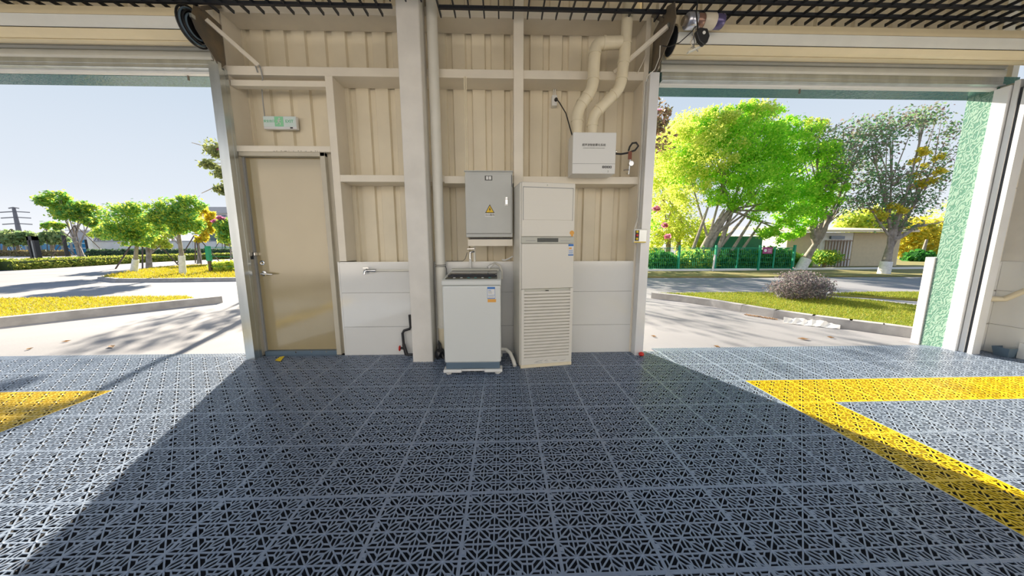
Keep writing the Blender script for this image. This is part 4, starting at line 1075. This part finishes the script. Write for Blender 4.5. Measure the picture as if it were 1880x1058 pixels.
# flowering tree hidden behind the door wall, branches reaching into view
bY = 7.2
bs = np.array([-5.3, 7.2, GZ])
tips = [yp(u,v,bY) for u,v in ((352,262),(362,304),(370,355),(388,266),(395,300),(405,345),(415,285))]
extra = []
for tp in tips:
    st = np.array([-5.4, 7.2, 2.6]); extra.append((curve(st, tp, (0.1,0,0.25), 7), [0.03,0.026,0.022,0.017,0.012,0.009,0.006]))
bl = [(np.array(p), (0.22,0.2,0.13), 0.02) for p in tips] + [pblob(400,276,bY,14,12), pblob(408,318,bY,10,9), pblob(406,348,bY,12,7), pblob(384,302,bY,12,6), (np.array([-4.9,7.2,3.3]), (0.8,0.7,0.5), 1.2), (np.array([-4.2,7.5,2.9]), (0.7,0.6,0.5), 1.2)]
tree('orchid_tree', 'flowering tree behind the door wall with sparse branches over the left opening', bs, [bs, (-5.25,7.2,1.2), (-5.4,7.2,2.6)], bl, 1500, 0.045, leaf_mat('leaf_orchid',[(0.14,0.18,0.10),(0.24,0.30,0.12),(0.42,0.44,0.15)],0.5), M_bark, 41, r0=0.09, clump=0.7, nper=7, shell=0.0, extra=extra, branches=False,
     flowers_or_yellow=([pblob(405,272,bY,10,8), pblob(412,300,bY,6,5)], 60, 0.05, L_pink))
bs = np.array([-8.0, 11.8, GZ])
tree('thin_tree', 'thin sparse tree standing hidden behind the door wall', bs, [bs, bs+np.array([0,0,1.8]), bs+np.array([0.1,0,2.9])], [((-8.0,11.8,3.7),(1.1,1.0,0.5),1.5),((-7.1,11.9,3.3),(0.8,0.8,0.5),1.0)], 900, 0.07, L_mid, M_bark, 44, r0=0.08, clump=0.3)
sh = gp(424,485); Ysh = sh[1]
tree('flowering_shrub', 'pink flowering shrub half hidden by the left opening rail', sh, [sh, yp(424,460,Ysh), yp(420,440,Ysh)], [pblob(412,415,Ysh,14,14), pblob(420,432,Ysh,16,12)], 1500, 0.12, L_mid, M_bark, 42, cat='shrub', r0=0.06,
     flowers_or_yellow=([pblob(404,408,Ysh,8,9), pblob(414,420,Ysh,10,6)], 260, 0.12, L_pink))
gb = gp(412,502); Yg = gb[1]
tree('bright_bush', 'bright green bush beside the green fence post', gb, [gb, gb+np.array([0,0,.3]), gb+np.array([0,0,.5])], [pblob(408,491,Yg,20,10), pblob(428,493,Yg,16,9), pblob(420,484,Yg,8,6)], 2600, 0.06, L_yel, M_wood, 43, cat='bush', r0=0.03)

# ---- left built things
gpz = gp(388,503); Yp_ = gpz[1]
t = thing('green_fence_post', gpz, 'green-topped fence post with wires on the grass island', 'post')
tp = yp(388,452,Yp_)
MB().bar((gpz[0],Yp_,GZ),(gpz[0],Yp_,0.55),0.10,0.10).build('lower_post', M_stake, t)
MB().bar((gpz[0],Yp_,0.55),(gpz[0],Yp_,tp[2]),0.14,0.14).build('upper_post', M_gpaint, t)
for z in (tp[2]-0.05, 0.75, 0.3):
    MB().tube([(gpz[0],Yp_,z),(gpz[0]+3.6,Yp_+0.3,z-0.05)],0.012,5).build('wire', M_gpaint, t)
a = gp(429,500); MB().tube([a,(a[0],a[1],0.35)],0.025,8).single('marker_peg', M_white, 'small white peg by the bright green bush', 'peg')

# dark lamp bollard
a = gp(68,478); Yb = a[1]; tp = yp(58,434,Yb)
t = thing('lamp_bollard', a, 'dark slim lamp bollard standing beyond the left hedge', 'bollard')
hgt = tp[2]-GZ
for dx in (-0.30, 0.14):
    MB().box(a[0]+dx,a[0]+dx+0.16,Yb-0.15,Yb+0.15,GZ,tp[2]).build('upright', M_black, t)
MB().box(a[0]-0.30,a[0]+0.30,Yb-0.15,Yb+0.15,tp[2]-0.35,tp[2]).build('head', M_black, t)
MB().box(a[0]-0.31,a[0]+0.31,Yb-0.16,Yb+0.16,GZ,0.25).build('foot', M_black, t)
MB().box(a[0]-0.14,a[0]+0.14,Yb-0.05,Yb+0.05,0.25,tp[2]-0.35).build('lit_panel', mat('pale_panel',(0.62,0.6,0.55),0.4), t)
for (u0,v0,u1,v1,m,lab) in ((124,471,117,432,M_black,'thin black lamp pole left of the spreading tree'),(164,470,158,440,M_black,'thin black pole right of the spreading tree'),(170,472,162,435,M_bwhite,'white pole at the end of the blue hoarding')):
    a = gp(u0,v0); tp = yp((u0+u1)/2,v1,a[1]); MB().tube([a,(a[0],a[1],tp[2])],0.16,8).single('lamp_pole', m, lab, 'pole')

# power pylon far away
Yq = 150.0
bt = yp(47,452,Yq); tp = yp(31,381,Yq)
t = thing('power_pylon', (bt[0],Yq,GZ), 'dark steel power pylon with four crossarms on the far left skyline', 'pylon')
cxp = bt[0]-1.5
MB().tube([(cxp,Yq,GZ),(cxp,Yq,tp[2])],[1.0,0.5],8).build('mast', mat('pylon_steel',(0.16,0.16,0.18),0.6), t)
for k, (v, hw) in enumerate(((381,8),(388.5,24),(399,24),(410.5,24))):
    z = yp(35,v,Yq)[2]; wd = hw*Yq/FPX
    MB().bar((cxp-wd,Yq,z-0.4),(cxp,Yq,z),0.35,0.4).bar((cxp,Yq,z),(cxp+wd,Yq,z-0.4),0.35,0.4).build('crossarm', MATS['pylon_steel'], t)

# blue hoarding with panels, and white wall
Yw = 46.0
t = thing('blue_hoarding', (yp(60,468,Yw)[0],Yw,GZ), 'bright blue panel hoarding behind the far left trees', 'hoarding')
zt = yp(60,441,Yw)[2]
us = [-60,-30,0,25,50,75,97,116,133,150,172]
for k,(ua,ub) in enumerate(zip(us[:-1],us[1:])):
    xa, xb = yp(ua,455,Yw)[0], yp(ub,455,Yw)[0]
    MB().box(xa+0.03,xb-0.03,Yw,Yw+0.1,GZ,zt).build('panel', M_bluef if k>=6 else M_bluef2, t)
    MB().box(xb-0.12,xb+0.12,Yw-0.12,Yw,GZ,zt+0.3).build('post', M_bgrey if k<9 else M_white, t)
xa, xb = yp(116,455,Yw)[0], yp(172,455,Yw)[0]
for v in (447,456): 
    z = yp(140,v,Yw)[2]; MB().box(xa,xb,Yw-0.06,Yw,z-0.08,z+0.08).build('rail', mat('pale_blue_line',(0.45,0.65,0.85),0.5), t)
Yv = 44.0
t = thing('white_boundary_wall', (yp(300,470,Yv)[0],Yv,GZ), 'long white boundary wall behind the staked trees', 'wall')
xa, xb = yp(172,460,Yv)[0], -6.0; zt = yp(300,444,Yv)[2]
MB().box(xa,xb,Yv,Yv+0.3,GZ,zt).build('wall_face', M_bwhite, t)
MB().box(xa-0.1,xb,Yv-0.06,Yv+0.36,zt,zt+0.12).build('coping', M_bgrey, t)
for u in (260,312,352,395):
    x = yp(u,460,Yv)[0]; MB().box(x-0.25,x+0.25,Yv-0.06,Yv,GZ,zt).build('pier', M_bwhite, t)
# glazed grey building
Yb2 = 62.0
t = thing('grey_building', (yp(400,440,Yb2)[0],Yb2,GZ), 'grey flat-roofed building with glass front beyond the white wall', 'building')
xa, xb = yp(374,400,Yb2)[0], yp(470,400,Yb2)[0]; z0_, z1_ = yp(400,392,Yb2)[2], yp(400,381,Yb2)[2]
MB().box(xa,xb,Yb2,Yb2+10,GZ,z0_).build('walls', M_bwhite, t)
MB().box(xa-0.8,xb,Yb2-0.8,Yb2+10.5,z0_,z1_).build('roof_band', M_bgrey, t)
zz = [yp(400,v,Yb2)[2] for v in (411,394)]; z3 = [yp(400,v,Yb2)[2] for v in (444,417)]
for za, zb in (zz, z3):
    u = 376
    while u < 465:
        x0_, x1_ = yp(u,400,Yb2)[0], yp(u+19,400,Yb2)[0]
        wn = MB().box(x0_,x1_,Yb2-0.12,Yb2,za,zb).build('window', M_bgrey, t)
        MB().box(x0_+0.15,x1_-0.15,Yb2-0.16,Yb2-0.1,za+0.15,zb-0.15).build('pane', M_bglass, wn); u += 22
Yb3 = 75.0
t = thing('far_low_building', (yp(150,440,Yb3)[0],Yb3,GZ), 'far pale low building behind the spreading tree', 'building')
MB().box(yp(128,430,Yb3)[0],yp(160,430,Yb3)[0],Yb3,Yb3+8,GZ,yp(150,424,Yb3)[2]).build('walls', M_bgrey, t)
MB().box(yp(126,430,Yb3)[0],yp(162,430,Yb3)[0],Yb3-0.5,Yb3+8,yp(150,424,Yb3)[2],yp(150,422,Yb3)[2]).build('roof', M_bwhite, t)

# ---- right trees
Yt = 15.0
bs = gp(1272,497); bs = np.array([yp(1272,490,Yt)[0], Yt, GZ])
E_ = []
for (u0,u1,v1,r_) in ((1268,1330,385,0.14),(1280,1345,372,0.16),(1290,1372,392,0.10),(1305,1350,370,0.13),(1322,1385,395,0.09),(1338,1400,405,0.08),(1258,1300,380,0.10)):
    E_.append((curve((yp(u0,490,Yt)[0],Yt,GZ), yp(u1,v1,Yt), (0.1,0,0.2), 6), [r_,r_*.92,r_*.84,r_*.74,r_*.62,r_*.45]))
bl = [pblob(u,v,Yt+dy,ru,rv) for u,v,ru,rv,dy in ((1380,260,70,45,0),(1320,290,60,50,.6),(1440,270,55,45,-.3),(1480,310,60,45,-.6),(1510,350,42,30,-.8),(1400,340,75,50,-.5),(1450,385,60,40,-.8),(1340,350,55,40,0),(1390,225,60,28,.2),(1470,235,36,24,.3),(1300,235,45,30,.8),(1440,425,50,20,-.6),(1260,300,45,50,1.4),(1360,205,38,18,.4))]
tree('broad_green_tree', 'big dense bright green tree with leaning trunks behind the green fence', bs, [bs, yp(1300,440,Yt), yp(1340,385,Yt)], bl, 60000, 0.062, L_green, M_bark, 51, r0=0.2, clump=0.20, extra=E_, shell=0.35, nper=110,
     flowers_or_yellow=([pblob(u,v,Yt+dy,ru,rv) for u,v,ru,rv,dy in ((1370,212,56,22,-.2),(1290,235,50,34,.4),(1310,280,46,40,-.3),(1250,280,46,46,.6),(1490,240,26,20,-.2),(1265,350,40,40,.3))], 15000, 0.06, L_yel))  # yellow leaves put sunlight on the crown's top and left into colour
Yk = 19.0
bs = np.array([yp(1225,490,Yk)[0], Yk, GZ])
tree('yellow_green_tree', 'loose yellow-green tree with pink petals at the edge of the right opening', bs, [bs, yp(1228,430,Yk), yp(1235,380,Yk)], [pblob(u,v,Yk,ru,rv) for u,v,ru,rv in ((1215,300,40,60),(1230,400,45,45),(1205,440,35,30),(1270,430,40,40),(1260,250,40,36),(1225,350,40,40),(1300,450,30,26))], 22000, 0.075, L_yel, M_bark, 52, r0=0.17, clump=0.24, nper=60, shell=0.25,
     flowers_or_yellow=([pblob(1205,370,Yk-1.5,10,30), pblob(1225,425,Yk-1.5,12,18), pblob(1212,205,Yk-1.5,14,12)], 260, 0.12, L_pink),
     extra=[(curve((yp(1240,490,Yk)[0],Yk,GZ), yp(1248,390,Yk), (0.2,0,0), 6), [0.15,.14,.12,.10,.08,.06])])
Yd = 13.2
bs = np.array([yp(1180,500,Yd)[0]-0.6, Yd, GZ])
tree('edge_tree', 'dusky red-leaved tree peeking past the right rail', bs, [bs, bs+np.array([0.05,0,2.5]), bs+np.array([0.2,0,4.5])], [pblob(1205,215,Yd,20,26), pblob(1180,250,Yd,40,50), pblob(1120,260,Yd,60,50)], 3200, 0.09, leaf_mat('leaf_dusky_red',[(0.22,0.14,0.10),(0.34,0.22,0.12),(0.20,0.22,0.10)],0.4), M_bark, 53, r0=0.13, clump=0.3)
for k, (x_, y_, h_) in enumerate(((3.4,15.2,5.4),(5.6,15.9,4.6))):
    bs = np.array([x_, y_, GZ])
    tree('fence_tree', ('broad tree of the fence row, behind the wall by the air conditioner', 'tree of the fence row, behind the right rail')[k], bs, [bs, bs+np.array([0,0,1.4]), bs+np.array([0.1,0,2.2])], [((x_,y_,h_*.62),(1.6,1.2,h_*.33),2.0),((x_+1.0,y_-.2,h_*.5),(1.2,1.0,h_*.25),1.2),((x_-1.1,y_,h_*.55),(1.2,1.0,h_*.25),1.2)], 3600, 0.085, L_green, M_bark, 57+k, group='row of trees along the fence', r0=0.15, clump=0.3, shell=0.3)
bs = np.array([-0.6, 12.6, GZ])
tree('hidden_tree', 'green tree standing behind the middle wall, dappling the right drive', bs, [bs, bs+np.array([0,0,2.0]), bs+np.array([0.2,0,3.2])], [((-0.2,12.6,4.2),(1.5,1.3,0.9),2.0),((1.0,12.9,3.4),(1.0,1.0,0.7),1.2),((-1.6,12.6,3.5),(1.0,1.0,0.7),1.2)], 750, 0.07, L_green, M_bark, 54, r0=0.14, clump=0.25)
# leaning limewashed tree with dusky crown (in front of the cream building)
Yr = 14.2
b0 = yp(1467,497,Yr); b0[2] = GZ
tree('leaning_tree', 'leaning limewashed tree forking in front of the cream building', b0, [b0, yp(1482,472,Yr), yp(1498,447,Yr)], [pblob(u,v,Yr,ru,rv) for u,v,ru,rv in ((1535,290,36,30),(1560,250,34,24),(1520,330,30,28),(1595,235,36,20),(1570,320,36,30),(1545,380,34,22),(1500,260,26,28))], 4600, 0.062, L_bauh, M_bark, 55, r0=0.21, lime=0.62, clump=0.42, branches=True, nper=9,
     extra=[(curve(yp(1498,447,Yr), yp(1494,395,Yr), (-0.25,0,0), 5), [.13,.12,.10,.09,.07]), (curve(yp(1498,447,Yr), yp(1520,390,Yr), (0.3,0,-0.1), 5), [.13,.11,.10,.08,.07])])
Yr2 = 11.95
b0 = yp(1622,503,Yr2); b0[2] = GZ
tree('orchid_tree', 'limewashed spreading tree with dusky and yellow leaves at the right', b0, [b0, yp(1630,470,Yr2), yp(1637,440,Yr2)], [pblob(u,v,Yr2,ru,rv) for u,v,ru,rv in ((1640,235,60,26),(1700,215,44,18),(1600,270,40,28),(1620,330,44,30),(1670,370,50,28),(1590,370,36,24),(1700,330,40,30),(1650,410,50,16),(1735,260,20,40))], 6500, 0.055, L_bauh, M_bark, 56, r0=0.17, lime=0.55, clump=0.42, nper=9, shell=0.2,
     flowers_or_yellow=([pblob(u,v,Yr2-.2,ru,rv) for u,v,ru,rv in ((1690,290,36,16),(1700,325,34,18),(1640,390,40,14),(1715,420,24,14))], 1900, 0.055, L_bauy),
     extra=[(curve(yp(1637,440,Yr2), yp(1680,415,Yr2), (0.1,0,-.15), 5), [.10,.09,.08,.07,.05]), (curve(yp(1637,440,Yr2), yp(1658,370,Yr2), (-.1,0,0), 5), [.11,.10,.08,.07,.05]), (curve(yp(1680,415,Yr2), yp(1740,405,Yr2), (0,0,-.1), 5), [.06,.05,.045,.04,.03])])
# undergrowth behind the fence: separate bushes
for k,(u,v,ru,rv,Y_,m,lab) in enumerate(((1210,480,30,18,15.0,L_deep,'green undergrowth bush at the left end of the fence'),(1275,478,34,20,15.1,L_mid,'lighter bush behind the fence by the leaning trunks'),(1345,478,34,18,15.0,L_deep,'dark bush behind the fence before the green board'),(1420,476,30,20,15.2,L_deep,'dark bush under the purple sign'),(1448,480,22,14,15.1,L_mid,'small bush at the right end of the fence'),(1310,452,40,26,17.5,L_yel,'tall sunlit bush deep behind the leaning trunks'))):
    bs = np.array([yp(u,490,Y_)[0], Y_, GZ])
    tree('bush', lab, bs, [bs, bs+np.array([0,0,.3]), bs+np.array([0.05,0,.6])], [pblob(u,v,Y_,ru,rv,0.8), pblob(u-ru*.4,v+6,Y_,ru*.6,rv*.7,0.7), pblob(u+ru*.4,v+6,Y_,ru*.6,rv*.7,0.7)], 3000, 0.10, m, M_wood, 60+k, cat='bush', group='bushes behind the fence', r0=0.04)
# round clipped shrub, purple bush
Ys = 14.9; bs = yp(1512,494,Ys); bs[2] = GZ
tree('round_shrub', 'round clipped green shrub before the cream building door', bs, [bs, bs+np.array([0,0,.25]), bs+np.array([0.05,0,.45])], [pblob(1513,473,Ys,22,11,0.6), pblob(1513,468,Ys,18,7,0.5)], 3600, 0.055, L_mid, M_wood, 70, cat='shrub', r0=0.06)
Yu = 6.25; bs = yp(1472,556,Yu); bs[2] = 0.05
tree('purple_bush', 'dusky purple-leaved bush on the right lawn', bs, [bs, bs+np.array([0.0,0,.12]), bs+np.array([0.02,0,.25])], [pblob(1470,526,Yu,46,24,0.42), pblob(1445,534,Yu,28,18,0.3), pblob(1500,532,Yu,28,20,0.3), pblob(1468,508,Yu,34,10,0.3)], 6500, 0.022, L_purple, M_wood, 71, cat='bush', r0=0.025, shell=0.35)

# ---- green mesh fence
t = thing('mesh_fence', (yp(1312,498,13.9)[0],13.9,GZ), 'green wire mesh fence in front of the undergrowth', 'fence')
Yf = 13.9; zt = yp(1350,455,Yf)[2]
px = [1150,1246,1313,1393,1456]
for k,u in enumerate(px):
    x = yp(u,480,Yf)[0]; MB().box(x-0.04,x+0.04,Yf-0.04,Yf+0.04,GZ,zt+0.12).build('post', M_gpaint, t)
for ua, ub in zip(px[:-1], px[1:]):
    xa, xb = yp(ua,480,Yf)[0]+0.04, yp(ub,480,Yf)[0]-0.04
    b = MB(); x = xa
    b.box(xa,xb,Yf-0.015,Yf+0.015,zt-0.03,zt).box(xa,xb,Yf-0.015,Yf+0.015,0.10,0.13)
    while x < xb:
        b.box(x-0.004,x+0.004,Yf-0.004,Yf+0.004,0.10,zt); x += 0.09
    z = 0.2
    while z < zt:
        b.box(xa,xb,Yf-0.004,Yf+0.004,z-0.004,z+0.004); z += 0.2
    b.build('mesh_panel', M_gpaint, t, fix=False)
for u in (1353,1420):
    x = yp(u,480,Yf)[0]; MB().box(x-0.025,x+0.025,Yf-0.02,Yf+0.02,0.1,zt).build('stiffener', M_gpaint, t)
a = yp(1308,500,13.6); MB().tube([(a[0],13.6,GZ),(a[0]+0.15,13.75,0.75)],0.04,8).single('leaning_pipe', M_bwhite, 'white pipe leaning on the second fence post', 'pipe')
# board behind
t = thing('green_board_screen', (yp(1345,490,16.2)[0],16.2,GZ), 'dark green board screen among the leaning trunks', 'screen')
Ygb = 16.2; zt2 = yp(1345,434,Ygb)[2]
for ua, ub in ((1292,1328),(1328,1362),(1362,1397)):
    MB().box(yp(ua,470,Ygb)[0]+0.01,yp(ub,470,Ygb)[0]-0.01,Ygb,Ygb+0.06,GZ,zt2).build('board', M_gboard, t)
# purple sign on fence
Yz = 13.82; a = yp(1400,466,Yz); b_ = yp(1419,454,Yz)
t = thing('warning_sign', (a[0],Yz,a[2]), 'small purple sign with white emblem on the mesh fence', 'sign')
MB().box(a[0],b_[0],Yz,Yz+0.02,a[2],b_[2]).build('board', mat('sign_purple',(0.36,0.05,0.20),0.5), t)
MB().lathe((a[0]+0.12,Yz-0.001,(a[2]+b_[2])/2), [(0.07,0),(0.07,-0.008)], 14, 'y').build('emblem', M_white, t)
for k in range(3):
    MB().box(a[0]+0.24,b_[0]-0.05,Yz-0.006,Yz,a[2]+0.07+k*0.06,a[2]+0.095+k*0.06).build('text_line', mat('pink_print',(0.75,0.5,0.6),0.5), t)

# ---- cream building
Yc_ = 16.2
t = thing('cream_building', (yp(1560,493,Yc_)[0],Yc_,GZ), 'cream building with horizontal siding and barred door behind the trees', 'building')
xa, xm, xb, xc = yp(1440,490,Yc_)[0], yp(1500,490,Yc_)[0], yp(1560,490,Yc_)[0], yp(1645,490,Yc_)[0]
zr = yp(1600,427,Yc_)[2]
MB().box(xa,xc,Yc_+0.05,Yc_+5,GZ,zr).build('walls', M_bwhite, t)
h_ = (zr-GZ)/24
for (p_, q_) in ((xa,xm-0.1),(xb,xc)):
    for k in range(24):
        z = GZ+k*h_
        MB().prism([(p_,Yc_+0.05,z),(p_,Yc_-0.01,z),(p_,Yc_+0.035,z+h_*0.97),(p_,Yc_+0.05,z+h_*0.97)], (q_-p_,0,0)).build('siding_board', M_siding, t)
MB().prism([(xa-0.3,Yc_-0.5,zr),(xc+0.3,Yc_-0.5,zr),(xc+0.3,Yc_+5.2,zr+0.5),(xa-0.3,Yc_+5.2,zr+0.5)], (0,0,0.12)).build('roof', M_siding, t)
dz0, dz1 = GZ, yp(1530,441,Yc_)[2]
MB().box(xm,xb-0.15,Yc_-0.0,Yc_+0.06,GZ,yp(1530,436,Yc_)[2]).build('entrance_panel', M_bwhite, t)
gt = MB().box(xm+0.35,xb-0.6,Yc_-0.05,Yc_,GZ,dz1).build('entrance_door', mat('white_door',(0.72,0.70,0.68),0.5), t)
x = xm+0.2
while x < xb-0.2:
    MB().box(x-0.02,x+0.02,Yc_-0.12,Yc_-0.08,GZ,dz1).build('door_bar', mat('rusty_bar',(0.28,0.2,0.15),0.7), gt); x += 0.17
for z in (0.4, dz1-0.05): MB().box(xm+0.15,xb-0.2,Yc_-0.13,Yc_-0.08,z-0.02,z+0.03).build('door_rail', MATS['rusty_bar'], gt)
a, b_ = yp(1522,441,Yc_), yp(1546,446,Yc_)
MB().box(a[0],b_[0],Yc_-0.10,Yc_,dz1+0.06,dz1+0.22).build('lamp_box', M_bglass, t)
# far right beyond the building
for k,(u,v,ru,rv,Y_,m,lab) in enumerate(((1680,440,40,40,26,L_bauy,'golden tree beyond the cream building'),(1600,405,60,22,26,L_yel,'yellow-green treetop above the cream roof'),(1690,478,22,16,21,L_deep,'dark bush right of the cream building'),(1790,420,60,60,30,L_yel,'yellow-green tree hidden behind the green glass pillar'))):
    bs = np.array([yp(u,490,Y_)[0], Y_, GZ])
    tree('background_tree', lab, bs, [bs, bs+np.array([0,0,.8]), bs+np.array([0.1,0,1.6])], [pblob(u,v,Y_,ru,rv), pblob(u+ru*.5,v+8,Y_,ru*.6,rv*.7), pblob(u-ru*.5,v+8,Y_,ru*.6,rv*.7)], 4500, 0.17, m, M_bark, 80+k, group='background trees at the right', r0=0.13)

# ---- litter
t = thing('plastic_sheet', G(1490,598)+(GZ,), 'crumpled white plastic sheet lying along the right kerb', 'plastic sheet')
rg = random.Random(5); b = MB()
top_, bot_ = [], []
for k in range(15):
    f_ = k/14; u = 1438+f_*104; v = 594+f_*11
    p = gp(u,v); q = gp(u,v-4-2*math.sin(f_*3.1))
    top_.append((q[0],q[1],GZ+0.02+rg.random()*0.05)); bot_.append((p[0],p[1],GZ+0.004+rg.random()*0.01))
b.add(bot_+[( (a_[0]+c_[0])/2,(a_[1]+c_[1])/2,GZ+0.04+rg.random()*0.05) for a_,c_ in zip(bot_,top_)]+top_, [(r*15+k,r*15+k+1,(r+1)*15+k+1,(r+1)*15+k) for r in range(2) for k in range(14)])
o = b.build('sheet', M_bwhite, t, fix=False)
md = o.modifiers.new('thick','SOLIDIFY'); md.thickness = 0.004
rng = np.random.default_rng(9)
spots = [(205,638,'curled brown dry leaf on the left drive'),(122,628,'flat dry leaf on the drive left of the curled one'),(55,642,'dry leaf by the left floor edge'),(1200,619,'dry leaf on the right drive beside the rail'),(1316,638,'dry leaf at the edge of the right floor'),(1475,624,'larger brown leaf in the middle of the right drive'),(1525,621,'small dry leaf below the white plastic sheet')]
for k,(u,v,lab) in enumerate(spots):
    c = gp(u,v); s = 0.07 if k in (0,5) else 0.04; an = rng.random()*3
    d = Vector((math.cos(an),math.sin(an),0))*s; n_ = Vector((-d.y,d.x,0))*0.45
    c = Vector((c[0],c[1],GZ))
    o = MB().add([c-d+Vector((0,0,.012)), c-n_+Vector((0,0,.022)), c, c+d+Vector((0,0,.014)), c+n_+Vector((0,0,.020)), c+Vector((0,0,.003))], [(0,1,3,5),(0,5,3,4)]).single('fallen_leaf', L_dry, lab, 'leaf', 'fallen leaves', fix=False)
V = []
for k in range(260):
    f_ = rng.random(); u = 1366+f_*62; v = 577+f_*9.5+rng.random()*2
    c = gp(u,v)+np.array([0,0,0.004+0.012*rng.random()]); a = rng.normal(size=3)*[1,1,.4]; a /= np.linalg.norm(a); bq = np.cross(a,[0,0,1.0]); s = 0.014
    V += [c-a*s, c+bq*s*.6, c+a*s, c-bq*s*.6]
tag(fast_mesh('leaf_litter', np.array(V), 4, L_dry), 'brown leaf litter gathered along the right kerb', 'leaf litter', kind='stuff')
